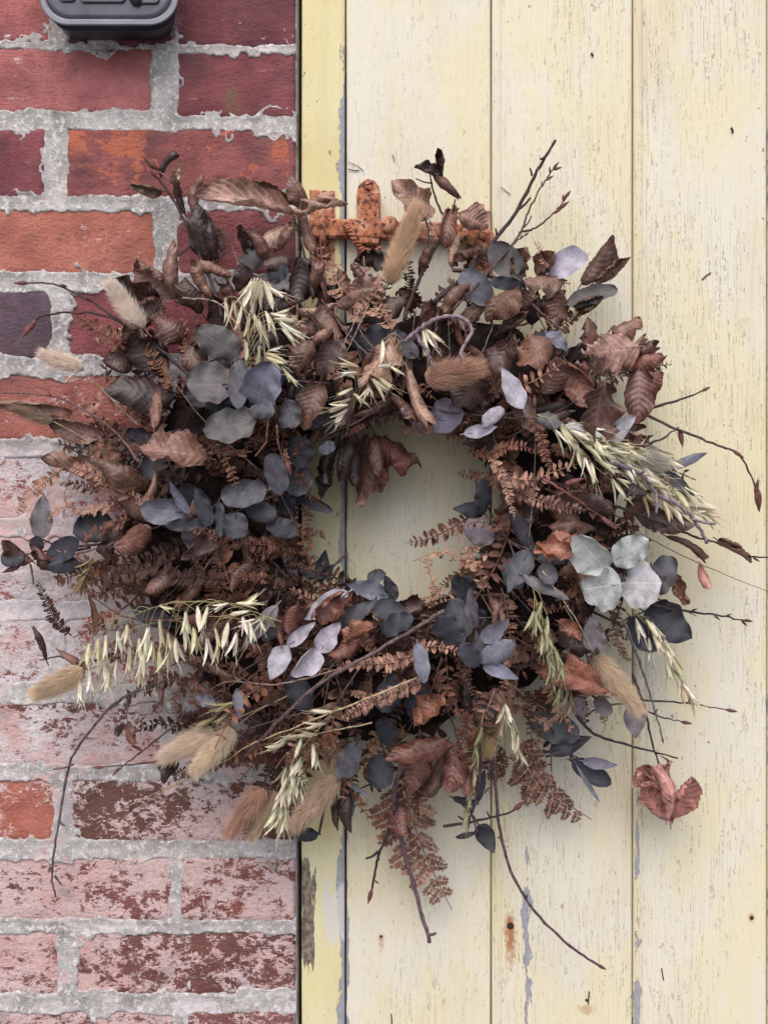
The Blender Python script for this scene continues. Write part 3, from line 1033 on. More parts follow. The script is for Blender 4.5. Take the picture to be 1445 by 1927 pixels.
def beech(bx, by, tx, ty, w, color=None, roll=1.3, dz=0.0, bend=None, d=None, nv=37, tilt=0.6, wave=None, twist=None):
    big = 1.14 if d is None else 1.0
    if d is None:
        tx, ty = tx + (tx - bx) * .10, ty + (ty - by) * .10
    d = (front((bx + tx) / 2, (by + ty) / 2) + 0.008 + dz) if d is None else d
    A, B = P(bx, by, d - 0.006), P(tx, ty, d + random.uniform(-0.006, 0.010))
    sc = (D - d) / D
    W = w * S * sc * big
    if roll >= 1.5 and random.random() < .7:
        L = (B - A).length
        b_ = Bag()
        b_.add(*scroll_verts(L, W * .38, random.uniform(.72, 1.15), random.uniform(.3, 1.4) * random.choice((-1, 1)), random.choice((7, 8, 9)), random.randrange(9999)))
        b_.add(*tube(smooth_path([(0, -L * .16, 0), (0, -L * .05, 0), (0, L * .1, 0)], 4), .0006, 5))
        return obj('beech_leaf', b_.mesh('beech_leaf', M_BEECH), wreath, frame_of(A, B, nrm_rand(.7)), vary(color or random.choice(BRO)))
    # a rolled leaf shows only part of its width
    a = abs(roll)
    roll *= 2.0 if a > .75 else 1.6
    a = abs(roll)
    flat = W * (1.0 + 0.25 * a)
    sgn = random.choice((1, -1, -1))
    return leaf_at('beech_leaf', A, B, flat, M_BEECH, color or random.choice(BRO), wreath, nrm_rand(tilt), kind='beech', roll=roll * sgn,
                   roll2=roll * sgn * random.uniform(0.6, 1.35), bend=random.uniform(.3, 1.7) * random.choice((-1, 1)) if bend is None else bend, twist=random.uniform(-1.2, 1.2) if twist is None else twist,
                   asym=random.uniform(-.55, .55), pleat=W * random.uniform(0.035, 0.060), wave=W * random.uniform(.08, .26) if wave is None else wave, rag=0.045, seed=random.randrange(9999), nu=15, nv=nv, stalk=0.14)


def bud_mesh():
    v = np.linspace(0, 1, 8)
    r = 0.5 * np.sin(np.pi * np.clip(v * .98 + .02, 0, 1) ** 0.75) ** 0.9
    V, F, U = tube(np.stack([v * 0, v, v * 0], 1), np.maximum(r * 0.30, 0.01), 7)
    return mesh('bud', V, F, M_TWIG)


BUD = bud_mesh()


def twig(pts, r=4.0, color=(0.055, 0.036, 0.036), buds=(), auto=0, dz=0.0, dd=None, tip=True, taper=0.45, stubs=(), knob=0.14, name='twig', tipk=0.5):
    """pts in photo pixels, base last; r is the half width in pixels at the base"""
    n = len(pts)
    P3 = []
    for i, (x, y) in enumerate(pts):
        if dd is not None:
            d = dd[0] + (dd[1] - dd[0]) * i / (n - 1)
        else:
            d = front(x, y) + 0.006 + dz
        P3.append(P(x, y, d))
    path = smooth_path(P3, 7)
    m = len(path)
    t = np.linspace(0, 1, m)
    rad = r * S * 0.47 * (taper + (1 - taper) * t)
    rad = rad * (1 + knob * np.sin(np.arange(m) * 2.4) ** 5 + RNG.uniform(-.06, .06, m))
    path = path + RNG.normal(0, 0.00022, path.shape) * min(1.5, r / 3)
    b_ = Bag()
    b_.add(*tube(path, rad, 7))
    for (ax, ay, bx, by, rr) in stubs:
        d = -P3[0].y if dd is not None else front(ax, ay) + .006 + dz
        q = smooth_path([P(ax, ay, d), P((ax + bx) / 2 + 1, (ay + by) / 2 + 2, d + .002), P(bx, by, d + .004)], 4)
        b_.add(*tube(q, np.linspace(rr, rr * .7, len(q)) * S * .5, 6))
    o = obj(name, b_.mesh(name, M_TWIG), wreath, None, vary(color, .12))
    bl = [(bx, by, ex, ey) for (bx, by, ex, ey) in buds]
    for (bx, by, ex, ey) in bl:
        d = (-P3[0].y if dd is not None else front(bx, by) + .006 + dz) + .001
        A, B = P(bx, by, d), P(ex, ey, d + .002)
        L = (B - A).length
        obj('bud', BUD, o, frame_of(A, B, Vector((0, -1, 0))) @ Matrix.Diagonal((L, L, L, 1)), vary((0.13, 0.05, 0.045)))
    for i in range(auto):
        j = int(m * (0.04 + 0.85 * (i + random.random() * .7) / max(1, auto)))
        c = Vector(path[j])
        tg = Vector(path[max(0, j - 1)] - path[min(m - 1, j + 1)]).normalized()
        side = tg.cross(Vector((0, 1, 0))) * (1 if i % 2 else -1)
        q = (tg * 1.0 + side * random.uniform(.5, .9) + Vector((0, random.uniform(-.4, .2), 0))).normalized()
        L = random.uniform(.0045, .0085)
        obj('bud', BUD, o, frame_of(c + side * rad[j] * .5, c + q * L, Vector((0, -1, 0))) @ Matrix.Diagonal((L, L, L, 1)), vary((0.085, 0.042, 0.040)))
    if tip:
        c = Vector(path[0])
        q = Vector(path[0] - path[2]).normalized()
        L = random.uniform(.006, .011) * (0.6 + tipk)
        obj('bud', BUD, o, frame_of(c - q * .001, c + q * L, Vector((0, -1, 0))) @ Matrix.Diagonal((L, L, L, 1)), vary((0.10, 0.045, 0.042)))
    return o


# --- bracken
def leaflet(L, W, curl, seed, nv=5):
    V, F, U = leaf_verts(L, W, 'lance', roll=0.7, bend=curl, twist=random.uniform(-.6, .6), seed=seed, nu=3, nv=nv, pleat=0)
    return V, F


def fern_meshes(L, lw, n, curl, sway, seed, broad=(.34, .54)):
    """one dry pinna: a stem along +Y with two rows of curled leaflets"""
    rs = random.Random(seed)
    pts = [(0, 0, 0), (sway * .25 * L, .33 * L, rs.uniform(-.08, .1) * L), (sway * .8 * L, .68 * L, rs.uniform(-.12, .12) * L), (sway * 1.5 * L, L, rs.uniform(-.2, .15) * L)]
    path = smooth_path(pts, 6)
    m = len(path)
    st = Bag()
    st.add(*tube(path, np.linspace(0.0009, 0.0003, m) * (0.7 + L * 4), 5))
    lf = Bag()
    for i in range(n):
        t = 0.06 + 0.92 * i / n
        j = t * (m - 1)
        j0 = int(j)
        c = path[j0] + (path[min(m - 1, j0 + 1)] - path[j0]) * (j - j0)
        tg = path[min(m - 1, j0 + 1)] - path[max(0, j0 - 1)]
        tg = Vector(tg).normalized()
        size = (math.sin(math.pi * (0.18 + 0.74 * t)) ** 0.6) * (1 - .35 * t)
        for sd in (-1, 1):
            if rs.random() < 0.06:
                continue
            l = lw * size * rs.uniform(.75, 1.2)
            side = tg.cross(Vector((0, 0, 1))).normalized() * sd
            q = (side * 1.0 + tg * rs.uniform(.1, .75) + Vector((0, 0, rs.uniform(-.6, .55)))).normalized()
            V, F = leaflet(l, l * rs.uniform(*broad), rs.uniform(.3, 1.5) * curl * rs.choice((1, 1, -1)), rs.randrange(9999))
            M = frame_of(Vector(c), Vector(c) + q * l, Vector((rs.uniform(-.5, .5), rs.uniform(-.5, .5), 1)))
            V = np.array([M @ Vector(p_) for p_ in V])
            lf.add(V, F)
    return st.mesh('fern_stem', M_FERN), lf.mesh('leaflets', M_FERN)


FERNS = [fern_meshes(L, lw, n, c, sw, i * 7 + 1) for i, (L, lw, n, c, sw) in enumerate((
    (.060, .0105, 18, 1.6, .10), (.075, .0110, 22, 1.2, -.18), (.050, .0100, 12, 2.4, .30), (.085, .0115, 24, 1.0, .12),
    (.065, .0102, 16, 2.2, -.35), (.045, .0090, 11, 2.8, .45), (.090, .0108, 26, 1.8, -.10), (.070, .0125, 18, 1.4, .22),
    (.055, .0110, 12, 3.0, -.5), (.080, .0100, 24, 2.0, .35)))]
FLEN = [.060, .075, .050, .085, .065, .045, .090, .070, .055, .080]
FCOL = [(0.175, 0.080, 0.055), (0.092, 0.042, 0.031), (0.360, 0.200, 0.148), (0.052, 0.025, 0.020), (0.225, 0.106, 0.068)]


def fern(A, B, kind=None, color=None, parent=None, tilt=.7, name='fern_frond', wide=1.0):
    k = random.randrange(len(FERNS)) if kind is None else kind
    s_ = (B - A).length / FLEN[k]
    M = frame_of(A, B, nrm_rand(tilt)) @ Matrix.Diagonal((s_ * wide, s_, s_ * wide, 1))
    c = vary(color or random.choice(FCOL), .2)
    o = obj(name, FERNS[k][0], parent or wreath, M, tuple(v * .9 for v in c))
    q = obj('leaflets', FERNS[k][1], o, M, c)
    q['kind'] = 'stuff'
    return o


def fern_px(bx, by, tx, ty, kind=None, color=None, dz=0.0, tilt=.5, wide=1.0):
    d0, d1 = front(bx, by) + .006 + dz, front(tx, ty) + .008 + dz
    return fern(P(bx, by, d0), P(tx, ty, d1), kind, color, tilt=tilt, wide=wide)


# --- oats
def spikelet_mesh(seed, n=3, opening=.26):
    rs = random.Random(seed)
    b_ = Bag()
    for i in range(n):
        a = 2 * math.pi * i / n + rs.uniform(-.3, .3)
        op = opening * rs.uniform(.7, 1.25) if i < 2 else .05
        L = 1.0 * rs.uniform(.85, 1.0) if i < 2 else .82
        V, F, U = leaf_verts(L, rs.uniform(.19, .26) if i < 2 else .19, 'lance', roll=1.35, bend=-.25, seed=seed + i, nu=6, nv=9)
        V = V.copy()
        V[:, 2] -= .045
        ca, sa = math.cos(op), math.sin(op)
        Y, Z = V[:, 1].copy(), V[:, 2].copy()
        V[:, 1], V[:, 2] = Y * ca + Z * sa, -Y * sa + Z * ca
        X, Z = V[:, 0].copy(), V[:, 2].copy()
        V[:, 0], V[:, 2] = X * math.cos(a) - Z * math.sin(a), X * math.sin(a) + Z * math.cos(a)
        b_.add(V, F)
    for i in range(2):
        e = (rs.uniform(-.22, .22), 1.12 + rs.uniform(0, .22), rs.uniform(-.2, .2))
        b_.add(*tube(smooth_path([(0, .4, 0), (e[0] * .3, .8, e[2] * .3), e], 3), .008, 4))
    return b_.mesh('spikelet', M_OAT)


SPK = [spikelet_mesh(s, 3, o) for s, o in ((1, .12), (2, .22), (3, .34), (4, .46), (5, .18))]
OATC = [(0.74, 0.675, 0.50), (0.68, 0.63, 0.44), (0.80, 0.74, 0.61), (0.60, 0.53, 0.35)]


def oat_spray(stem, items, color=None, dz=0.004, r=2.0):
    """stem and items in pixels; item = (base x, base y, tip x, tip y)"""
    st = smooth_path([P(x, y, front(x, y) + .006 + dz) for x, y in stem], 8)
    b_ = Bag()
    b_.add(*tube(st, np.linspace(r, r * .5, len(st)) * S * .5, 5))
    ends = []
    for (bx, by, tx, ty) in items:
        d = front((bx + tx) / 2, (by + ty) / 2) + .010 + dz + random.uniform(-.004, .006)
        A, B = P(bx, by, d), P(tx, ty, d + random.uniform(-.003, .006))
        ends.append((A, B))
        j = int(np.argmin(((st - np.array(A)) ** 2).sum(1) + np.linspace(0, 1e-5, len(st))))
        j = max(0, j - 3)
        q = Vector(st[j])
        mid = (q + A) / 2 + Vector((0, -.003, .22 * (A - q).length))
        b_.add(*tube(smooth_path([q, mid, A], 5), 0.00030, 4))
    o = obj('oat_spray', b_.mesh('oat_spray', M_OAT), wreath, None, vary((0.42, 0.37, 0.20), .1))
    for (A, B) in ends:
        L = (B - A).length
        obj('spikelet', random.choice(SPK), o, frame_of(A, B, Vector((random.uniform(-1, 1), -1, random.uniform(-1, 1))).normalized()) @ Matrix.Diagonal((L, L, L, 1)),
            vary(color or random.choice(OATC), .12))
    return o


def oat_auto(stem, n, direc, spread=14, ln=(38, 56), fan=.5, color=None, dz=.004):
    """spikelets strung along the outer two thirds of a stem, pointing along direc"""
    S2 = smooth_path([(x, y, 0) for x, y in stem], 12)
    items = []
    for i in range(n):
        t = .18 + .82 * i / max(1, n - 1)
        c = S2[int(t * (len(S2) - 1))]
        a = math.atan2(direc[1], direc[0]) + random.uniform(-fan, fan)
        l = random.uniform(*ln)
        bx, by = c[0] + random.uniform(-spread, spread), c[1] + random.uniform(-spread, spread)
        items.append((bx, by, bx + l * math.cos(a), by + l * math.sin(a)))
    return oat_spray(stem, items, color, dz)


# --- bunny tails
def bunny(bx, by, tx, ty, w, color, stem=None, dz=.004, n=4160, d=None):
    d = (front((bx + tx) / 2, (by + ty) / 2) + .014 + dz) if d is None else d
    A, B = P(bx, by, d), P(tx, ty, d + .004)
    ax = (B - A)
    L = ax.length * 0.86
    R = w * S * .5 * .50
    rs = np.random.default_rng(int(bx * 7 + by))
    M = frame_of(A, B, Vector((0, -1, 0)))

    def prof(v):
        return R * np.sin(np.pi * np.clip(v * .93 + .05, 0, 1) ** 0.72) ** 0.6

    v = np.linspace(0, 1, 14)
    V, F, U = tube(np.stack([v * 0, v * L, v * 0], 1), np.maximum(prof(v), .0006), 12)
    o = obj('bunny_tail', mesh('bunny_tail', V, F, M_FUR), wreath, M, vary(tuple(c_ * .8 for c_ in color), .05))
    # hairs swept towards the tip
    t = rs.uniform(0, 1, n) ** .9
    a = rs.uniform(0, 2 * np.pi, n)
    r0 = prof(t) * .9
    out = np.stack([np.cos(a), np.zeros(n), np.sin(a)], 1)
    base = out * r0[:, None] + np.stack([t * 0, t * L, t * 0], 1)
    ln = rs.uniform(.004, .0125, n) * (w / 42.0) ** .5
    lean = rs.uniform(.30, 1.5, n) * (1 - .45 * t)
    dirv = out * lean[:, None] + np.array([0, 1, 0]) + rs.normal(0, .14, (n, 3))
    dirv /= np.linalg.norm(dirv, axis=1)[:, None]
    d2 = dirv + np.array([0, .35, 0]) + rs.normal(0, .12, (n, 3))
    d2 /= np.linalg.norm(d2, axis=1)[:, None]
    side = np.cross(dirv, rs.normal(0, 1, (n, 3)))
    side /= np.linalg.norm(side, axis=1)[:, None]
    hw = .00014
    m1 = base + dirv * (ln * .55)[:, None]
    e = m1 + d2 * (ln * .5)[:, None]
    VV = np.stack([base - side * hw, base + side * hw, m1 + side * hw * .7, m1 - side * hw * .7, e], 1).reshape(-1, 3)
    k = np.arange(n)[:, None] * 5
    FF = np.vstack([k + np.array([[0, 1, 2]]), k + np.array([[0, 2, 3]]), k + np.array([[3, 2, 4]])])
    fu = obj('fur', mesh('fur', VV, FF, M_FUR), o, M, vary(color, .05))
    fu['kind'] = 'stuff'
    if stem:
        pts = [A + ax * .03] + [P(x, y, max(d - .006 * (i + 1), front(x, y) - .004)) for i, (x, y) in enumerate(stem)]
        path = smooth_path(pts, 6)
        b_ = Bag()
        b_.add(*tube(path, .00062, 5))
        obj('stem', b_.mesh('stem', M_OAT), o, None, vary((.38, .30, .20)))
    return o


# ------------------------------------------------------------------ wreath: the bound ring and its filling
th = np.linspace(0, 2 * np.pi, 121)[:-1]
sec = np.linspace(0, 2 * np.pi, 19)[:-1]
V = []
for i, a in enumerate(th):
    ri, ro = np.interp(a, ANG, R_IN), np.interp(a, ANG, R_OUT)
    rm, hw = ri + (ro - ri) * .44, (ro - ri) * .30
    for s_ in sec:
        nz = 1 + .30 * (vnoise(np.array([math.cos(a) * 9 + 20]), np.array([math.sin(a) * 9 + s_ * 2 + 20]), 3)[0] - .5)
        r = rm + hw * math.cos(s_) * nz
        d = .034 + .030 * math.sin(s_) * nz
        V.append(P(WC[0] + r * math.cos(a), WC[1] - r * math.sin(a), d))
F = []
ns = len(sec)
for i in range(len(th)):
    for k in range(ns):
        i2, k2 = (i + 1) % len(th), (k + 1) % ns
        F.append([i * ns + k, i2 * ns + k, i2 * ns + k2, i * ns + k2])
obj('bound_ring', mesh('bound_ring', V, F, M_SHADED), wreath, None, (0.016, 0.010, 0.009))  # stems coloured near black, the shade of the deep gaps put into their colour


def polar(a, t):
    ri, ro = np.interp(a % (2 * math.pi), ANG, R_IN), np.interp(a % (2 * math.pi), ANG, R_OUT)
    r = ri + (ro - ri) * t
    return WC[0] + r * math.cos(a), WC[1] - r * math.sin(a)


def heading(a, t, swirl):
    """pixel direction: outwards with a swirl; at the inner rim along it"""
    lean = swirl if t > .18 else (1.45 if swirl > 0 else -1.45)
    h = a + lean
    return math.cos(h), -math.sin(h)


NF, NB_L, NE, NT = 238, 138, 34, 50
for i in range(NF):
    a = 2 * math.pi * ((i * 0.618034) % 1)
    if i % 3 == 0:
        a = math.radians(random.uniform(150, 300))
    t = random.uniform(.03, .92)
    x, y = polar(a, t)
    dx, dy = heading(a, t, random.gauss(-.15, .75))
    l = random.uniform(95, 190)
    ex, ey = x + dx * l, y + dy * l
    te, _ = ring_t(ex, ey)
    if te < -.08 or te > 1.22:
        l *= .5
        ex, ey = x + dx * l, y + dy * l
    lay = random.uniform(.55, 1.0)
    fern(P(x, y, max(.02, front(x, y) * lay - .010)), P(ex, ey, max(.02, front(ex, ey) * lay - .002)), tilt=.8)
for i in range(NB_L):
    a = 2 * math.pi * ((i * 0.618034 + .31) % 1)
    t = random.uniform(.05, .9)
    x, y = polar(a, t)
    if 158 < math.degrees(a) < 300 and random.random() < .6:
        a = math.radians(random.uniform(20, 150))
        if i % 2:
            continue
        x, y = polar(a, t)
    dx, dy = heading(a, t, random.gauss(0, .8))
    l = random.uniform(60, 105)
    ex, ey = x + dx * l, y + dy * l
    te, _ = ring_t(ex, ey)
    if te < 0 or te > 1.1:
        l *= .55
        ex, ey = x + dx * l, y + dy * l
    lay = random.uniform(.62, .98)
    beech(x, y, ex, ey, random.uniform(24, 42), None, random.choice((.8, 1.1, 1.4, 1.8, 2.2)), d=max(.022, front((x + ex) / 2, (y + ey) / 2) * lay - .004), nv=28)
for i in range(NE):
    a = random.uniform(0, 2 * math.pi)
    t = random.uniform(.05, .75)
    x, y = polar(a, t)
    dx, dy = heading(a, t, random.gauss(0, 1.0))
    l = random.uniform(55, 85)
    euc(x, y, x + dx * l, y + dy * l, random.uniform(34, 55), random.choice((E_DK, E_DK, E_MD)), dz=random.uniform(-.035, -.015))
for i in range(NT):
    a = random.uniform(0, 2 * math.pi)
    t = random.uniform(.1, .6)
    x, y = polar(a, t)
    dx, dy = heading(a, t, random.gauss(0, .6))
    l = random.uniform(120, 260)
    ex, ey = x + dx * l, y + dy * l
    te, _ = ring_t(ex, ey)
    if te < -.05 or te > 1.12:
        l *= .5
        ex, ey = x + dx * l, y + dy * l
    mx, my = (x + ex) / 2 + random.uniform(-14, 14), (y + ey) / 2 + random.uniform(-14, 14)
    twig([(ex, ey), (mx, my), (x, y)], random.uniform(2, 5), random.choice(((.055, .036, .036), (.10, .062, .055), (.12, .095, .09), (.20, .14, .10))), dz=random.uniform(-.025, -.004), auto=2)

# ------------------------------------------------------------------ wreath: eucalyptus that can be picked out
EUC = [
    # upper left cluster
    [(470, 760, 545, 690, 62, E_DK), (452, 672, 372, 620, 62, E_OL), (440, 722, 350, 722, 88, E_OL), (452, 676, 446, 770, 38, E_MD), (484, 762, 512, 682, 78, E_LT, 'heart'),
     (488, 786, 383, 806, 64, E_OL), (470, 770, 518, 775, 32, E_MD), (538, 752, 546, 806, 50, E_MD)],
    [(560, 882, 558, 820, 62, E_DK), (546, 930, 578, 880, 52, E_MD), (530, 930, 508, 853, 42, E_MD), (538, 924, 626, 962, 30, E_DK), (503, 922, 415, 936, 54, E_MD),
     (462, 952, 520, 972, 40, E_DK), (445, 962, 440, 1015, 46, E_DK), (600, 850, 630, 835, 22, E_LT), (560, 1000, 500, 990, 40, E_DK)],
    [(352, 965, 264, 954, 60, E_LT), (358, 968, 318, 904, 24, E_LT, 'ovate'), (396, 990, 367, 920, 30, E_DK, 'ovate'), (386, 986, 312, 990, 26, E_DK), (412, 944, 414, 1012, 22, E_DK)],
    [(78, 1014, 84, 928, 44, E_MV, 'ovate'), (216, 984, 138, 1004, 66, E_DK), (46, 1044, 2, 1056, 44, E_DK), (90, 1052, 150, 1018, 44, E_DK), (72, 1040, 68, 1008, 26, E_MD), (150, 1060, 90, 1068, 30, E_DK)],
    [(452, 506, 502, 460, 44, E_OL, 'ovate'), (505, 530, 540, 500, 30, E_DK)],
    [(982, 528, 926, 456, 56, E_OL), (918, 570, 868, 512, 54, E_LT), (1032, 520, 1100, 474, 52, E_SV), (1066, 573, 1162, 546, 40, E_OL), (985, 540, 920, 530, 26, E_DK),
     (1028, 626, 1066, 662, 30, E_LT, 'ovate')],
    [(985, 770, 944, 690, 40, E_SV, 'ovate'), (850, 752, 824, 816, 64, E_LT, 'heart'), (908, 802, 948, 768, 34, E_SV), (872, 816, 936, 803, 26, E_SV, 'ovate'), (1008, 786, 1056, 800, 30, E_OL)],
    [(1128, 832, 1198, 782, 44, E_SV, 'ovate'), (1062, 800, 1130, 822, 36, E_SV), (1186, 866, 1252, 862, 52, E_SG), (1248, 884, 1330, 852, 20, E_LT, 'lance'), (1242, 886, 1307, 934, 26, E_MD, 'ovate')],
    [(1138, 1070, 1080, 1006, 78, E_SG, 'heart'), (1152, 1056, 1220, 1016, 54, E_SG, 'heart'), (1222, 1116, 1262, 1046, 54, E_MD), (1168, 1098, 1096, 1108, 88, E_SG, 'heart'), (1166, 1100, 1244, 1098, 90, E_SG, 'heart')],
    [(1000, 1040, 956, 946, 32, E_DK, 'ovate'), (995, 1034, 955, 1115, 46, E_MD, 'ovate'), (984, 1082, 1073, 1130, 32, E_MV, 'ovate'), (918, 955, 852, 957, 42, E_DK, 'ovate'),
     (872, 988, 930, 1016, 46, E_MV), (908, 962, 912, 898, 36, E_DK), (1020, 1060, 1040, 1100, 34, E_MD)],
    [(1212, 1150, 1302, 1202, 84, E_DK, 'ovate'), (1120, 1226, 1110, 1158, 46, E_MV, 'ovate'), (1185, 1160, 1235, 1225, 50, E_DK)],
    [(870, 1132, 870, 1084, 52, E_DK), (880, 1198, 846, 1128, 56, E_MD), (868, 1216, 823, 1162, 52, E_DK), (894, 1182, 884, 1106, 28, E_MD, 'ovate'), (906, 1246, 895, 1186, 26, E_MD, 'ovate'),
     (906, 1206, 958, 1163, 36, E_LT, 'ovate'), (903, 1244, 971, 1212, 44, E_LT), (908, 1250, 976, 1278, 27, E_LT, 'ovate'), (900, 1252, 864, 1214, 36, E_DK), (785, 1210, 797, 1286, 30, E_LT)],
    [(602, 1088, 612, 1034, 30, E_DK, 'ovate'), (606, 1090, 627, 1062, 22, E_DK, 'ovate'), (598, 1088, 562, 1070, 22, E_DK, 'ovate')],
    [(734, 1122, 650, 1098, 36, E_LT, 'ovate'), (690, 1092, 726, 1078, 26, E_MD), (742, 1132, 724, 1082, 28, E_DK, 'ovate'), (640, 1178, 708, 1130, 36, E_MD, 'ovate'), (700, 1140, 764, 1160, 40, E_DK), (720, 1190, 780, 1165, 46, E_DK)],
    [(656, 1114, 572, 1166, 42, E_SV, 'ovate'), (542, 1214, 508, 1280, 44, E_SV, 'ovate'), (540, 1216, 594, 1170, 28, E_SV, 'ovate'), (597, 1227, 641, 1170, 42, E_SV, 'ovate'), (600, 1224, 546, 1272, 54, E_SV, 'ovate'),
     (522, 1138, 456, 1222, 32, E_MV, 'ovate'), (372, 1312, 412, 1326, 26, E_LT, 'ovate'), (446, 1300, 452, 1350, 20, E_LT, 'ovate')],
    [(640, 1466, 679, 1386, 44, E_MD, 'ovate'), (648, 1462, 656, 1545, 32, E_MD), (640, 1464, 697, 1501, 12, E_LT, 'lance'), (714, 1420, 714, 1486, 54, E_DK)],
    [(600, 1570, 555, 1568, 30, E_DK)],
    [(1090, 1388, 998, 1350, 58, E_MD), (1032, 1416, 1113, 1387, 40, E_DK, 'ovate'), (1074, 1432, 1150, 1476, 38, E_DK), (1096, 1432, 1161, 1440, 22, E_LT, 'ovate'), (1084, 1440, 1128, 1510, 10, E_LT, 'lance')],
    [(900, 1552, 930, 1606, 36, E_DK, 'ovate'), (898, 1566, 856, 1576, 12, E_DK, 'lance'), (900, 1510, 912, 1448, 18, E_DK, 'ovate'), (850, 1500, 902, 1512, 16, E_DK, 'lance')],
    [(1190, 1325, 1196, 1390, 44, E_MV, 'ovate'), (1120, 1312, 1148, 1346, 28, E_MV), (1100, 1350, 1082, 1300, 26, E_MV, 'ovate')],
]
for cl in EUC:
    # a short stem that joins the leaves of one sprig
    cx = sum(l[0] for l in cl) / len(cl)
    cy = sum(l[1] for l in cl) / len(cl)
    b_ = Bag()
    hub = P(cx, cy, front(cx, cy) - .004)
    for l in cl:
        A = P(l[0], l[1], front((l[0] + l[2]) / 2, (l[1] + l[3]) / 2) + .003)
        q = (A + hub) / 2 + Vector((0, .006, 0))
        b_.add(*tube(smooth_path([hub, q, A], 4), .0008, 5))
    away = Vector((WC[0] - cx, 0, cy - WC[1])).normalized()
    b_.add(*tube(smooth_path([hub, hub + Vector((0, .015, 0)) + away * .012, hub + Vector((0, .03, 0)) + away * .03], 4), .0012, 6))
    sp = obj('eucalyptus_sprig', b_.mesh('eucalyptus_sprig', M_TWIG), wreath, None, (.10, .065, .06))
    for j, l in enumerate(cl):
        euc(*l[:5], l[5], l[6] if len(l) > 6 else 'round', dz=.0015 * j, parent=sp, tilt=.3)

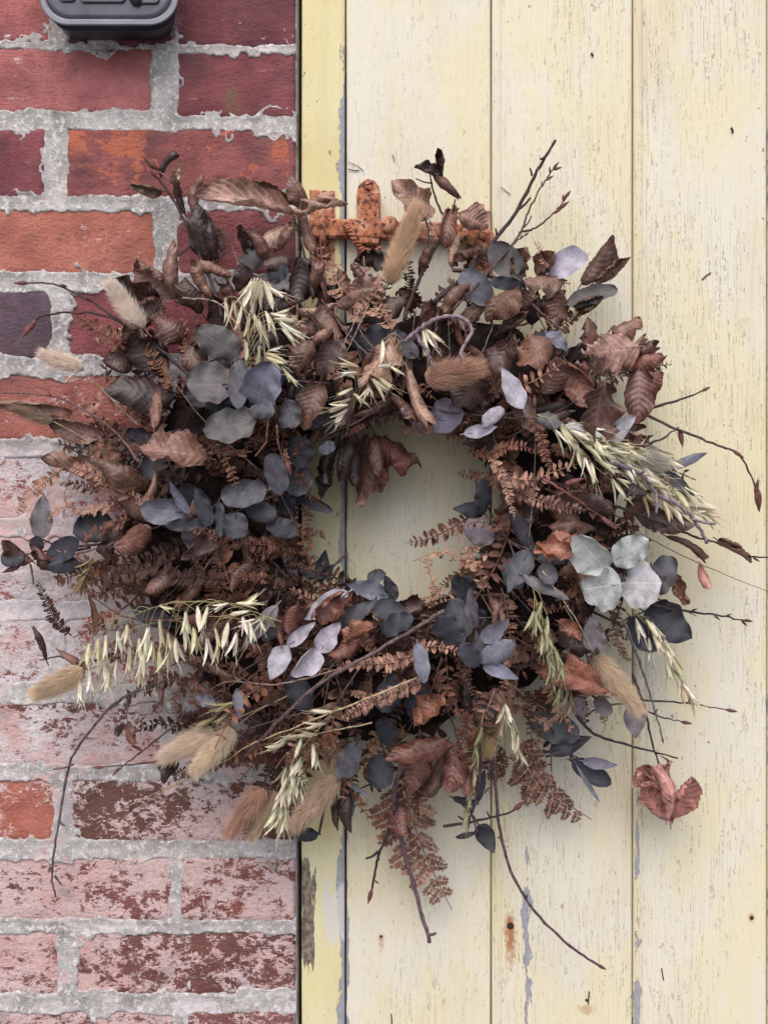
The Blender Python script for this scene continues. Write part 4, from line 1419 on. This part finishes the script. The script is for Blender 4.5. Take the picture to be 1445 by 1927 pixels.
# ------------------------------------------------------------------ wreath: beech leaves that can be picked out
for l in [
    # top left spray
    (552, 404, 384, 372, 42, LBR, 1.2, .012), (560, 408, 644, 388, 34, LBR, 2.0, .014), (494, 386, 461, 336, 24, BRO[0], 1.6), (550, 384, 484, 346, 26, BRO[0], 1.5),
    (578, 392, 548, 334, 30, BRO[2], 1.2), (570, 402, 590, 470, 34, BRO[2], 1.7), (546, 426, 484, 463, 32, LBR, 1.3), (348, 402, 334, 344, 22, BRO[1], 1.6), (368, 408, 381, 340, 28, BRO[2], 1.7),
    (306, 360, 248, 350, 22, BRO[0], 1.8), (304, 332, 332, 296, 22, DBR, 1.9), (332, 348, 338, 318, 16, LBR, 1.8), (392, 502, 374, 394, 36, DBR, 1.2), (410, 492, 398, 420, 30, DBR, 1.6), (332, 562, 332, 466, 40, BRO[2], 2.0),
    (332, 560, 264, 494, 48, BRO[2], 1.3), (434, 520, 380, 500, 32, BRO[2], 2.4), (442, 580, 420, 528, 34, BRO[0], 2.4), (562, 484, 558, 562, 52, DBR, .9), (586, 486, 614, 572, 36, BRO[0], 1.5),
    (628, 572, 568, 582, 32, LBR, 2.2), (632, 576, 712, 552, 36, BRO[2], 1.2), (300, 575, 228, 528, 52, BRO[1], .7), (610, 570, 640, 630, 36, BRO[0], 1.3), (545, 480, 500, 505, 34, BRO[1], 1.4),
    (470, 560, 455, 500, 30, DBR, 1.2), (540, 590, 500, 560, 36, DBR, .9), (380, 590, 350, 530, 36, BRO[1], 1.0), (300, 560, 260, 600, 46, BRO[0], .8), (370, 610, 345, 680, 42, BRO[0], .8),
    (420, 470, 396, 420, 32, BRO[2], 1.5), (470, 480, 450, 430, 30, DBR, 1.4), (520, 470, 548, 430, 32, BRO[2], 1.6), (500, 500, 470, 440, 34, BRO[0], 1.5), (590, 560, 604, 500, 34, BRO[0], 1.6), (430, 620, 400, 560, 40, BRO[1], 1.0), (400, 560, 372, 500, 36, BRO[2], 1.6), (350, 640, 300, 600, 44, BRO[0], 1.0),
    (660, 560, 640, 510, 30, BRO[2], 1.6), (690, 530, 668, 500, 28, BRO[0], 1.6), (790, 520, 810, 470, 30, BRO[0], 1.5), (880, 510, 900, 460, 32, BRO[2], 1.5), (960, 520, 990, 470, 34, BRO[0], 1.4), (1010, 520, 1040, 480, 34, BRO[0], 1.4), (620, 620, 590, 640, 30, BRO[2], 1.8), (560, 640, 540, 600, 34, LBR, 1.5), (250, 690, 200, 680, 40, BRO[1], 1.0), (280, 660, 240, 610, 44, BRO[0], .9),
    (1150, 620, 1200, 600, 34, BRO[2], 1.4), (1180, 660, 1230, 650, 34, BRO[0], 1.5), (1090, 590, 1130, 560, 34, BRO[0], 1.4),
    # left
    (312, 706, 250, 634, 58, DBR, .7), (330, 745, 208, 734, 60, DBR, .6), (290, 806, 296, 736, 26, BRO[2], 2.0), (388, 862, 262, 850, 66, BRO[2], .45), (242, 932, 90, 868, 44, BRO[2], .9), (282, 926, 184, 868, 42, BRO[0], 1.1),
    (136, 778, -4, 760, 28, BRO[2], 1.2), (192, 826, 94, 788, 42, BRO[2], .9), (214, 1028, 278, 998, 42, RBR, .9), (62, 1056, 16, 1020, 26, BRO[0], 1.7), (110, 1066, 72, 1022, 26, BRO[0], 1.7),
    (175, 1200, 168, 1128, 18, BRO[2], 2.4), (88, 1242, 65, 1184, 18, BRO[1], 2.4), (166, 1262, 112, 1224, 18, BRO[2], 2.2), (350, 1175, 388, 1165, 28, RBR, 2.2), (240, 1358, 256, 1396, 18, RBR, 1.2),
    (230, 1362, 222, 1385, 16, DBR, 1.2), (300, 960, 230, 945, 40, BRO[0], 1.0), (330, 1070, 280, 1110, 40, BRO[0], 1.4), (470, 1060, 440, 1110, 36, BRO[0], 1.7), (520, 1080, 500, 1140, 36, BRO[1], 1.7), (420, 1010, 350, 1050, 44, BRO[1], .9),
    # top centre
    (830, 326, 824, 292, 26, BRO[1], 1.8), (832, 332, 784, 316, 22, DBR, 1.2), (815, 330, 858, 370, 28, BRO[0], 1.6), (806, 412, 744, 346, 44, LBR, .9), (864, 402, 914, 426, 46, LBR, .9), (850, 394, 838, 462, 28, RBR, 1.0),
    (850, 502, 858, 448, 28, LBR, 2.3), (738, 484, 672, 492, 38, DBR, 1.6), (736, 632, 678, 708, 54, LBR, .8), (744, 634, 742, 694, 30, LBR, 1.0), (768, 698, 806, 792, 36, LBR, 2.0), (735, 745, 768, 792, 36, BRO[0], 2.0),
    (692, 824, 674, 938, 46, BRO[2], .9), (694, 834, 724, 904, 26, RBR, 1.4), (718, 822, 780, 868, 44, RBR, .8), (655, 830, 640, 900, 36, DBR, 1.0), (664, 812, 668, 905, 34, BRO[1], 1.1), (640, 820, 622, 905, 30, DBR, 1.2), (705, 818, 712, 890, 26, BRO[0], 1.2), (602, 720, 574, 802, 44, BRO[0], .7), (588, 640, 560, 700, 40, BRO[0], .9),
    (715, 540, 655, 560, 30, BRO[2], 1.1), (760, 560, 700, 600, 40, BRO[1], .9), (880, 540, 840, 580, 36, BRO[0], 1.6), (920, 470, 870, 480, 30, BRO[0], 1.6), (630, 640, 600, 700, 40, BRO[1], .8), (900, 700, 870, 760, 60, BRO[1], .5),
    (670, 740, 640, 800, 36, BRO[1], 1.1), (620, 860, 605, 930, 30, DBR, .9),
    # right top
    (1094, 532, 1146, 450, 36, BRO[0], 1.5), (1118, 530, 1180, 488, 30, BRO[0], 1.5), (1062, 532, 988, 530, 44, BRO[2], .9), (1106, 668, 1106, 602, 32, BRO[0], 1.3), (1202, 652, 1106, 664, 72, LBR, .6), (1160, 690, 1210, 640, 26, LBR, 2.0),
    (1140, 718, 1124, 828, 70, BRO[0], .5, .016), (1202, 696, 1200, 788, 46, BRO[0], .9), (1180, 690, 1244, 672, 34, RBR, 1.2), (1190, 730, 1243, 705, 40, RBR, .9), (1064, 680, 1106, 764, 40, RBR, .9), (1020, 740, 1050, 680, 44, BRO[0], .9),
    (1036, 640, 980, 684, 58, BRO[4], .6), (970, 545, 920, 600, 44, BRO[4], .9), (1010, 560, 960, 590, 40, BRO[0], .8), (1060, 545, 1040, 610, 44, BRO[0], .8), (960, 640, 920, 690, 44, BRO[1], .7), (1110, 740, 1090, 690, 36, RBR, .8),
    (1075, 1008, 1010, 1034, 44, OBR, .8, .014), (1012, 1034, 1072, 1046, 30, OBR, 1.1, .014), (1190, 946, 1296, 986, 38, BRO[1], 1.2), (1254, 1010, 1320, 1050, 22, BRO[0], 1.7), (1350, 1016, 1406, 1056, 24, BRO[0], 1.7),
    (1264, 1084, 1294, 1132, 26, BRO[2], 1.4), (1318, 1062, 1334, 1105, 18, PNK, 1.2), (1090, 940, 1150, 965, 40, BRO[1], .8), (1160, 900, 1210, 930, 34, DBR, .8),
    # lower right
    (1144, 1302, 1018, 1268, 36, OBR, .9, .014), (1132, 1296, 1072, 1234, 36, OBR, 1.1, .010), (1135, 1292, 1120, 1262, 26, OBR, 1.0, .016), (1050, 1170, 1090, 1200, 32, OBR, .9), (1060, 1250, 1030, 1290, 30, BRO[0], 1.6),
    (1246, 1450, 1196, 1478, 40, PNK, 1.3, -.002, 1.1), (1262, 1546, 1258, 1440, 52, PNK, 1.0, -.004, .8), (1250, 1540, 1212, 1462, 44, PNK, 1.5, .004, 1.0), (1268, 1540, 1296, 1470, 46, PNK, 1.3, .002, 1.0), (1256, 1538, 1236, 1450, 34, PNK, 1.9, .010, .7),
    # bottom
    (852, 1402, 736, 1426, 44, RBR, .9, .01), (862, 1400, 844, 1484, 42, RBR, 1.0, .012), (856, 1410, 874, 1492, 34, RBR, 1.1, .014), (832, 1308, 784, 1362, 44, OBR, .8, .008), (800, 1410, 770, 1480, 50, RBR, .7), (830, 1420, 800, 1490, 46, BRO[0], .8),
    (640, 1128, 590, 1158, 38, RBR, 1.3), (530, 1212, 530, 1162, 20, RBR, 1.6, .012), (702, 1182, 650, 1206, 30, OBR, 1.0, .010), (668, 1206, 622, 1232, 32, RBR, 1.2, .008), (650, 1480, 660, 1560, 26, DBR, 1.3), (632, 1490, 636, 1556, 22, BRO[1], 1.5),
    (560, 1140, 545, 1190, 30, RBR, 1.3), (745, 1510, 760, 1570, 34, RBR, .9), (480, 1390, 440, 1440, 30, BRO[0], 1.0), (330, 1420, 310, 1470, 30, DBR, 1.0),
]:
    beech(*l)

# ------------------------------------------------------------------ wreath: bracken that can be picked out
for l in [
    (120, 880, 8, 942, 1, FCOL[2]), (200, 900, 90, 880, 3, FCOL[2]), (215, 950, 85, 948, 6, FCOL[2]), (240, 975, 150, 1000, 1, FCOL[0]), (135, 1196, 46, 1110, 3, FCOL[3]), (250, 650, 128, 642, 2, FCOL[0]), (260, 620, 190, 606, 4, FCOL[2]),
    (570, 950, 618, 1006, 5, FCOL[0]), (548, 985, 612, 1030, 1, FCOL[0]), (552, 890, 612, 922, 2, FCOL[0]), (915, 1060, 842, 1012, 8, FCOL[2]), (890, 1075, 806, 1075, 4, FCOL[0]), (830, 1120, 770, 1085, 5, FCOL[2]), (930, 900, 868, 925, 2, FCOL[0]), (560, 1060, 600, 1100, 4, FCOL[1]), (560, 1040, 470, 1010, 4, FCOL[0]), (540, 1100, 450, 1060, 1, FCOL[0]), (910, 1112, 902, 1012, 4, FCOL[2]), (880, 975, 800, 1058, 2, FCOL[0]), (800, 1140, 850, 1080, 5, FCOL[2]), (905, 1010, 840, 1050, 8, FCOL[2]),
    (790, 1225, 640, 1288, 3, FCOL[2]), (800, 1280, 630, 1330, 6, FCOL[2]), (660, 1300, 730, 1345, 1, FCOL[2]), (780, 1215, 860, 1195, 2, FCOL[2]), (600, 1350, 505, 1380, 8, FCOL[2]), (640, 1380, 520, 1420, 6, FCOL[0]), (580, 1340, 620, 1440, 9, FCOL[0]),
    (500, 1400, 400, 1480, 9, FCOL[0]), (470, 1420, 310, 1440, 6, FCOL[0]), (520, 1440, 420, 1520, 4, FCOL[3]), (930, 1300, 925, 1400, 2, FCOL[2]), (880, 1340, 850, 1430, 1, FCOL[0]), (820, 1270, 870, 1380, 6, FCOL[0]), (920, 860, 1010, 930, 9, FCOL[2]),
    (910, 900, 1080, 990, 6, FCOL[2]), (960, 900, 1070, 940, 8, FCOL[2]), (880, 850, 1000, 870, 1, FCOL[0]), (1000, 790, 1060, 870, 7, FCOL[0]), (960, 990, 900, 960, 8, FCOL[0]), (700, 560, 780, 600, 9, FCOL[2]), (660, 600, 760, 570, 8, FCOL[2]),
    (740, 620, 700, 540, 4, FCOL[2]), (450, 860, 500, 830, 8, FCOL[0]), (400, 830, 480, 880, 5, FCOL[0]), (690, 800, 640, 830, 3, FCOL[0]), (1040, 505, 985, 480, 5, FCOL[2]), (1090, 1300, 1040, 1350, 9, FCOL[0]), (990, 1130, 1060, 1180, 4, FCOL[0]),
    (330, 1050, 170, 1080, 6, FCOL[3]), (420, 1090, 260, 1110, 3, FCOL[3]), (540, 1020, 380, 1080, 9, FCOL[0]), (480, 1180, 360, 1230, 9, FCOL[3]), (400, 1230, 320, 1300, 6, FCOL[3]), (430, 1270, 380, 1340, 4, FCOL[0]), (1000, 1300, 960, 1380, 4, FCOL[3]),
]:
    fern_px(*l, dz=.002)


PINNA = [fern_meshes(.030, .0078, 13, .6, sw, 300 + i, (.55, .75))[1] for i, sw in enumerate((.05, .12, -.08))]


def big_frond(pts, widths, n, color, dz=0.0, dd=(.04, .02)):
    """a hanging bracken frond: midrib with a pinna to each side at every node"""
    m = len(pts)
    P3 = [P(x, y, dd[0] + (dd[1] - dd[0]) * i / (m - 1)) for i, (x, y) in enumerate(pts)]
    path = smooth_path(P3, 10)
    b_ = Bag()
    b_.add(*tube(path, np.linspace(.0012, .0004, len(path)), 6))
    o = obj('fern_frond', b_.mesh('fern_frond', M_FERN), wreath, None, vary(color, .1))
    for i in range(n):
        t = .05 + .93 * i / n
        j = int(t * (len(path) - 1))
        c = Vector(path[j])
        tg = Vector(path[min(len(path) - 1, j + 1)] - path[max(0, j - 1)]).normalized()
        for sd, wd in ((-1, widths[0]), (1, widths[1])):
            l = wd * S * (1 - t) ** .45 * random.uniform(.8, 1.12) * min(1, .55 + 2.2 * t)
            if l < .006:
                continue
            side = tg.cross(Vector((0, -1, 0))).normalized() * sd
            q = (side + tg * random.uniform(.35, .75) + Vector((0, random.uniform(-.3, .15), 0))).normalized()
            s_ = l / .030
            M = frame_of(c, c + q * l, nrm_rand(.35)) @ Matrix.Diagonal((max(s_, .8), s_, max(s_, .8), 1))
            cc = vary(color, .18)
            z = bpy.data.objects.new('pinna', random.choice(PINNA))
            z.color = (*cc, 1)
            z['kind'] = 'stuff'
            put(z, o, M)
    return o


big_frond([(760, 1470), (775, 1540), (805, 1620), (850, 1712)], (58, 100), 11, (0.225, 0.118, 0.088))
big_frond([(985, 1395), (1010, 1450), (1050, 1500), (1112, 1542)], (34, 70), 10, (0.165, 0.082, 0.060))
big_frond([(930, 1400), (928, 1440), (945, 1470)], (40, 40), 5, (0.14, 0.07, 0.055))

# ------------------------------------------------------------------ wreath: twigs
PURP, GREY, DARK, TAN, BRK = (.105, .066, .080), (.13, .108, .112), (.042, .028, .030), (.34, .25, .155), (.085, .050, .046)
twig([(268, 293), (300, 322), (390, 402), (440, 470), (456, 540)], 5, (.17, .10, .09), buds=[(300, 321, 268, 293)], tip=False)
twig([(282, 316), (330, 382), (372, 470), (398, 530), (420, 600)], 8, DARK, buds=[(296, 336, 280, 312)], stubs=[(368, 455, 320, 490, 4), (375, 455, 415, 440, 4), (395, 500, 425, 475, 4)], tip=False)
twig([(1045, 264), (1010, 322), (975, 392), (930, 452), (880, 512), (815, 570)], 10, DARK, stubs=[(972, 396, 998, 372, 5), (1030, 288, 1016, 300, 5), (1000, 330, 997, 316, 4), (934, 442, 932, 430, 4), (905, 485, 916, 490, 5)], taper=.55, tip=False)
twig([(1040, 318), (1020, 348), (992, 400), (980, 436), (930, 500), (850, 585)], 6, BRK, buds=[(1040, 318, 1052, 304), (1040, 320, 1058, 314), (1034, 326, 1034, 312), (1026, 340, 1042, 330), (1018, 350, 1020, 340)], stubs=[(985, 428, 1000, 406, 3)], tip=False)
twig([(1060, 378), (1046, 396), (1012, 426), (978, 438)], 5, BRK, buds=[(1058, 380, 1070, 360), (1062, 374, 1074, 358), (1050, 394, 1072, 378), (1040, 402, 1058, 392), (1058, 376, 1060, 364)], tip=False)
twig([(992, 440), (965, 460), (930, 500)], 4, BRK, buds=[(985, 445, 996, 436), (978, 450, 984, 440)], tip=False)
twig([(1066, 628), (1030, 600), (1000, 572), (960, 540), (915, 516), (850, 508)], 9, BRK, stubs=[(1030, 598, 1050, 590, 5), (960, 540, 962, 560, 5)], tip=False)
twig([(28, 533), (100, 535), (170, 566), (222, 602), (270, 640)], 6, DARK, buds=[(54, 533, 26, 533), (172, 566, 160, 554), (128, 540, 112, 534)], tip=False)
twig([(64, 606), (84, 594), (130, 588), (190, 592), (260, 622), (310, 664), (360, 710)], 7, DARK, buds=[(68, 602, 42, 636), (160, 588, 134, 590), (305, 655, 300, 640)], tip=False)
twig([(-6, 738), (90, 744), (150, 766), (216, 812), (262, 870)], 5.5, (.11, .065, .06), buds=[(96, 745, 92, 736)], tip=False)
twig([(200, 675), (202, 720)], 4, DARK, auto=3)
twig([(105, 1688), (98, 1650), (106, 1580), (132, 1440), (168, 1378), (222, 1320), (316, 1276)], 6.5, (.085, .065, .068), stubs=[(104, 1648, 116, 1664, 5), (112, 1545, 122, 1554, 5), (240, 1310, 238, 1352, 3), (140, 1438, 100, 1448, 4)], taper=.55, tip=False)
twig([(808, 1774), (792, 1715), (766, 1620), (748, 1545), (742, 1490), (765, 1410)], 11, PURP, stubs=[(803, 1758, 820, 1756, 7), (752, 1545, 744, 1552, 6)], taper=.7, tip=False)
twig([(696, 1694), (706, 1640), (716, 1600), (738, 1548), (748, 1500)], 7, DARK, stubs=[(712, 1602, 688, 1616, 6)], buds=[(700, 1672, 692, 1702), (704, 1656, 714, 1664)], taper=.6, tip=False)
twig([(1124, 1816), (1062, 1772), (1000, 1708), (962, 1640), (942, 1570), (934, 1500), (930, 1410)], 7, PURP, stubs=[(942, 1572, 936, 1576, 4), (986, 1690, 992, 1684, 4)], taper=.7)
twig([(985, 1508), (970, 1524), (900, 1545), (834, 1556)], 6, DARK, stubs=[(922, 1538, 916, 1528, 4), (885, 1548, 862, 1536, 5)], buds=[(965, 1525, 988, 1506)], tip=False)
twig([(450, 1438), (520, 1362), (600, 1288), (700, 1230), (788, 1178), (836, 1150)], 8.5, (.115, .075, .078), dz=.012, taper=.7, tip=False, knob=.2)
twig([(1426, 960), (1424, 925), (1392, 858), (1350, 838), (1270, 806), (1196, 772)], 6, BRK, buds=[(1424, 918, 1428, 964), (1378, 848, 1400, 862), (1278, 808, 1284, 842), (1420, 930, 1426, 900)], dd=(.05, .055), tip=False)
twig([(1320, 736), (1280, 752), (1215, 770)], 6, DARK, dd=(.05, .055))
twig([(1276, 804), (1240, 828), (1170, 850)], 6, DARK, dd=(.054, .07), tip=False)
twig([(1330, 1022), (1310, 985), (1275, 950), (1235, 930), (1205, 892), (1150, 868)], 8, (.20, .155, .185), stubs=[(1234, 930, 1234, 966, 7), (1300, 976, 1346, 986, 6), (1205, 890, 1212, 884, 5)], dz=.016, taper=.8, tip=False)
twig([(1450, 1050), (1400, 1046), (1350, 1022), (1290, 1004), (1200, 968), (1130, 940)], 6, DARK, auto=4, tip=False)
twig([(1446, 1114), (1360, 1080), (1280, 1044), (1205, 1004)], 2.4, (.17, .09, .075), knob=0, tip=False)
twig([(1400, 1168), (1350, 1158), (1290, 1150), (1225, 1138)], 6, DARK, auto=5)
twig([(1246, 1390), (1228, 1325), (1202, 1244), (1172, 1166)], 6, (.12, .095, .10), dz=.012)
twig([(1365, 1335), (1290, 1323), (1210, 1317), (1150, 1306)], 5, DARK, stubs=[(1292, 1323, 1296, 1316, 4)])
twig([(1282, 1358), (1225, 1342), (1150, 1300)], 5, BRK, stubs=[(1228, 1343, 1236, 1334, 3)])
twig([(1275, 1426), (1190, 1405), (1120, 1382), (1085, 1348)], 7, DARK, stubs=[(1125, 1385, 1146, 1392, 4), (1088, 1350, 1096, 1332, 4)], tip=False)
twig([(1246, 1480), (1240, 1440), (1226, 1398), (1212, 1330), (1190, 1270)], 6, BRK, tip=False)
twig([(875, 690), (868, 662), (888, 625), (872, 600), (832, 597), (798, 612), (762, 642)], 8, (.21, .155, .175), dz=.022, taper=.8, stubs=[(866, 604, 874, 622, 5)], tip=False, knob=.2)
twig([(816, 702), (806, 668), (784, 632)], 8, (.16, .115, .135), dz=.020, tip=False)
twig([(796, 818), (776, 796), (757, 770)], 8, (.21, .165, .19), dz=.014, tip=False)
twig([(608, 822), (680, 790), (718, 756), (738, 730)], 6, BRK, dz=.012, tip=False)
twig([(806, 318), (822, 380), (852, 440), (858, 500)], 7, DARK, stubs=[(812, 345, 782, 336, 3), (846, 425, 856, 375, 4)], tip=False)
twig([(862, 392), (840, 430), (806, 490), (780, 545), (760, 600)], 8, DARK, tip=False)
twig([(802, 505), (806, 440), (800, 410)], 5, DARK, tip=False)
twig([(555, 560), (590, 600), (608, 640)], 5, DARK, tip=False)
twig([(552, 404), (562, 440), (578, 500), (590, 560)], 7, DARK, tip=False)
twig([(60, 1054), (100, 1046), (170, 1030)], 5, BRK, buds=[(40, 1064, 4, 1078)], stubs=[(58, 1062, 64, 1100, 5)])
twig([(168, 1118), (240, 1162), (330, 1168), (405, 1188)], 6, BRK, buds=[(180, 1126, 160, 1108)], dz=.008, tip=False)
twig([(220, 1450), (270, 1412), (322, 1370), (350, 1340)], 5, BRK, buds=[(226, 1444, 212, 1460), (268, 1412, 248, 1402)], tip=False)
twig([(180, 1444), (235, 1440), (300, 1432)], 4, BRK, buds=[(196, 1444, 174, 1444)], tip=False)
twig([(76, 1242), (115, 1236), (160, 1248), (210, 1230)], 5, DARK, tip=False)
twig([(218, 1528), (340, 1472), (430, 1428), (470, 1402), (560, 1366), (650, 1330), (800, 1270)], 4, TAN, dz=.014, knob=0, tip=False, name='grass_stem')
twig([(248, 1530), (312, 1488), (420, 1432)], 2.4, TAN, dz=.010, knob=0, tip=False, name='grass_stem')
twig([(500, 1402), (600, 1380), (700, 1360)], 3, TAN, dz=.01, knob=0, tip=False, name='grass_stem')
twig([(640, 660), (670, 600), (680, 575)], 3, (.30, .22, .18), dz=.014, knob=0, tip=False, name='grass_stem')
twig([(652, 662), (680, 604), (692, 578)], 3, (.30, .22, .18), dz=.014, knob=0, tip=False, name='grass_stem')
twig([(452, 620), (410, 570), (345, 560)], 4, (.36, .27, .21), dz=.01, knob=0, tip=False, name='grass_stem')
twig([(1120, 1235), (1080, 1160), (1020, 1075)], 3, (.42, .33, .22), dz=.012, knob=0, tip=False, name='grass_stem')
twig([(408, 1290), (440, 1282), (520, 1288), (600, 1270), (700, 1240)], 4, (.17, .11, .09), dz=.012, tip=False)
twig([(520, 1140), (470, 1210), (440, 1260), (452, 1285)], 3, (.22, .15, .12), dz=.012, tip=False)
twig([(480, 860), (500, 830), (505, 780)], 5, (.17, .075, .06), dz=.01, tip=False)
twig([(540, 880), (525, 840), (520, 800)], 5, (.17, .075, .06), dz=.012, buds=[(538, 865, 548, 895)], tip=False)
twig([(1168, 995), (1120, 965), (1070, 930), (1020, 900)], 6, (.15, .06, .05), dz=.01, buds=[(1130, 972, 1158, 996), (1060, 912, 1100, 900)], tip=False)
twig([(1310, 1160), (1220, 1120), (1140, 1100)], 4, BRK, dz=-.01, tip=False)
twig([(880, 1560), (900, 1480), (905, 1400)], 9, (.075, .045, .05), tip=False)

# ------------------------------------------------------------------ wreath: oats
GRN = (0.72, 0.68, 0.49)
oat_spray([(462, 720), (468, 620), (478, 522)], [
    (478, 524, 446, 600), (484, 522, 468, 610), (490, 524, 492, 600), (496, 528, 520, 590), (502, 530, 534, 575), (476, 530, 452, 565), (500, 540, 548, 560), (440, 566, 448, 622), (424, 560, 430, 612), (456, 575, 446, 628),
    (470, 590, 464, 640), (478, 590, 492, 640), (500, 585, 520, 632), (508, 590, 550, 598), (515, 600, 566, 606), (525, 605, 580, 640), (530, 618, 560, 650), (520, 590, 552, 580), (486, 600, 506, 656), (462, 640, 470, 690)])
oat_spray([(500, 740), (500, 680), (496, 640)], [(498, 665, 548, 672), (500, 672, 545, 690), (530, 690, 556, 720), (540, 705, 566, 725), (505, 660, 535, 655), (488, 650, 486, 700)])
oat_spray([(650, 820), (680, 730), (730, 700)], [
    (675, 690, 628, 682), (672, 700, 636, 706), (668, 712, 640, 690), (664, 730, 632, 748), (660, 750, 624, 770), (655, 762, 612, 772), (655, 770, 620, 800), (648, 778, 632, 806), (690, 715, 702, 752), (700, 712, 740, 745), (706, 708, 750, 735), (695, 725, 680, 760),
    (665, 740, 690, 760), (710, 690, 746, 684)])
oat_spray([(760, 640), (790, 618), (800, 624)], [(798, 620, 820, 665), (802, 620, 836, 648), (796, 622, 808, 678), (720, 640, 728, 690), (735, 690, 760, 706)])
oat_auto([(1010, 780), (1080, 815), (1170, 870), (1250, 920), (1310, 980)], 40, (.86, .5), 24, (46, 68), .5)
oat_auto([(1040, 810), (1110, 830), (1180, 850), (1230, 850)], 16, (.92, .36), 16, (44, 60), .4)
oat_spray([(1060, 830), (1110, 870), (1150, 905)], [(1085, 835, 1092, 892), (1100, 860, 1112, 900), (1112, 870, 1124, 920), (1150, 900, 1180, 945), (1160, 900, 1192, 910), (1200, 905, 1215, 930)])
items = []
for (x, y) in ((168, 1210), (186, 1200), (200, 1195), (222, 1185), (240, 1175), (262, 1200), (280, 1180), (272, 1225), (300, 1165), (316, 1190), (330, 1200), (345, 1170), (365, 1180), (300, 1220), (350, 1150), (372, 1140), (392, 1140), (404, 1180), (410, 1210),
               (430, 1170), (446, 1190), (456, 1160), (470, 1170), (220, 1240), (196, 1245), (170, 1260), (150, 1275), (320, 1225), (286, 1205), (264, 1240), (245, 1215), (206, 1265), (160, 1215), (390, 1200)):
    items.append((x, y, x + random.uniform(-14, 16), y + random.uniform(44, 62)))
items += [(480, 1165, 445, 1180), (470, 1150, 430, 1160), (500, 1160, 468, 1200), (455, 1140, 495, 1118), (445, 1135, 490, 1135), (490, 1165, 500, 1195), (430, 1135, 395, 1150), (300, 1140, 330, 1150)]
oat_spray([(530, 1170), (420, 1136), (300, 1140), (172, 1200)], items[:20], dz=.012)
oat_spray([(520, 1180), (400, 1160), (260, 1180), (160, 1230)], items[20:], dz=.010)
oat_auto([(190, 1050), (165, 1065), (150, 1085)], 5, (-.5, .85), 10, (34, 46), .4, (.30, .22, .12))
oat_auto([(610, 1360), (560, 1420), (535, 1480), (522, 1540)], 16, (-.18, 1), 14, (44, 58), .28, GRN, dz=.014)
oat_auto([(600, 1400), (570, 1430), (556, 1480)], 8, (.05, 1), 12, (40, 52), .35, GRN, dz=.012)
oat_auto([(640, 1330), (590, 1370), (540, 1400)], 6, (-.9, .4), 12, (36, 48), .4)
oat_auto([(1000, 1100), (1020, 1170), (1045, 1240), (1066, 1310)], 20, (.12, 1), 14, (38, 54), .4, (.42, .40, .24))
oat_auto([(1180, 1140), (1220, 1180), (1260, 1240), (1290, 1300)], 18, (.45, .9), 12, (40, 56), .28)
oat_auto([(940, 1300), (956, 1360), (970, 1400)], 10, (.25, .97), 14, (36, 50), .45)
oat_auto([(910, 1340), (890, 1440), (880, 1540)], 12, (-.1, 1), 6, (34, 46), .2, (.36, .33, .20))
oat_auto([(470, 1310), (430, 1330), (400, 1350)], 5, (-.7, .6), 14, (40, 52), .5, (.36, .30, .17))

# ------------------------------------------------------------------ wreath: bunny tails
CRM, TN, TB, WB = (.78, .645, .50), (.70, .53, .38), (.54, .35, .25), (.90, .80, .68)
bunny(732, 534, 792, 368, 48, TN, [(720, 560), (715, 620)], n=6720, dz=.012)
bunny(270, 618, 200, 524, 42, WB, [(300, 650), (340, 700)])
bunny(156, 694, 72, 664, 34, WB, [(200, 740), (260, 800)], n=3520)
bunny(100, 792, 16, 762, 30, (.42, .31, .23), [(150, 820), (190, 850)], n=2400)
bunny(800, 712, 912, 690, 56, TB, None, n=5760, dz=.006)
bunny(158, 1262, 58, 1312, 50, TN, [(200, 1250), (250, 1240)], n=5120)
bunny(402, 1374, 298, 1432, 50, CRM, [(450, 1350), (520, 1320)], n=5120)
bunny(440, 1372, 362, 1458, 50, CRM, [(480, 1340), (540, 1310)], n=5120, dz=.010)
bunny(498, 1480, 424, 1580, 48, TB, [(530, 1430), (560, 1400)], n=4800)
bunny(520, 1490, 466, 1584, 40, (.56, .42, .32), [(540, 1440), (560, 1410)], n=3840, dz=-.004)
bunny(636, 1462, 544, 1566, 52, (.58, .42, .31), [(668, 1438), (690, 1420)], n=5440, dz=.010)
bunny(1116, 1232, 1212, 1350, 46, TN, [(1098, 1200), (1060, 1140)], n=5120, dz=.012)
bunny(1186, 866, 1254, 872, 46, (.55, .52, .44), None, n=4160)
bunny(926, 1345, 918, 1424, 34, (.42, .30, .18), None, n=2880, dz=-.012)
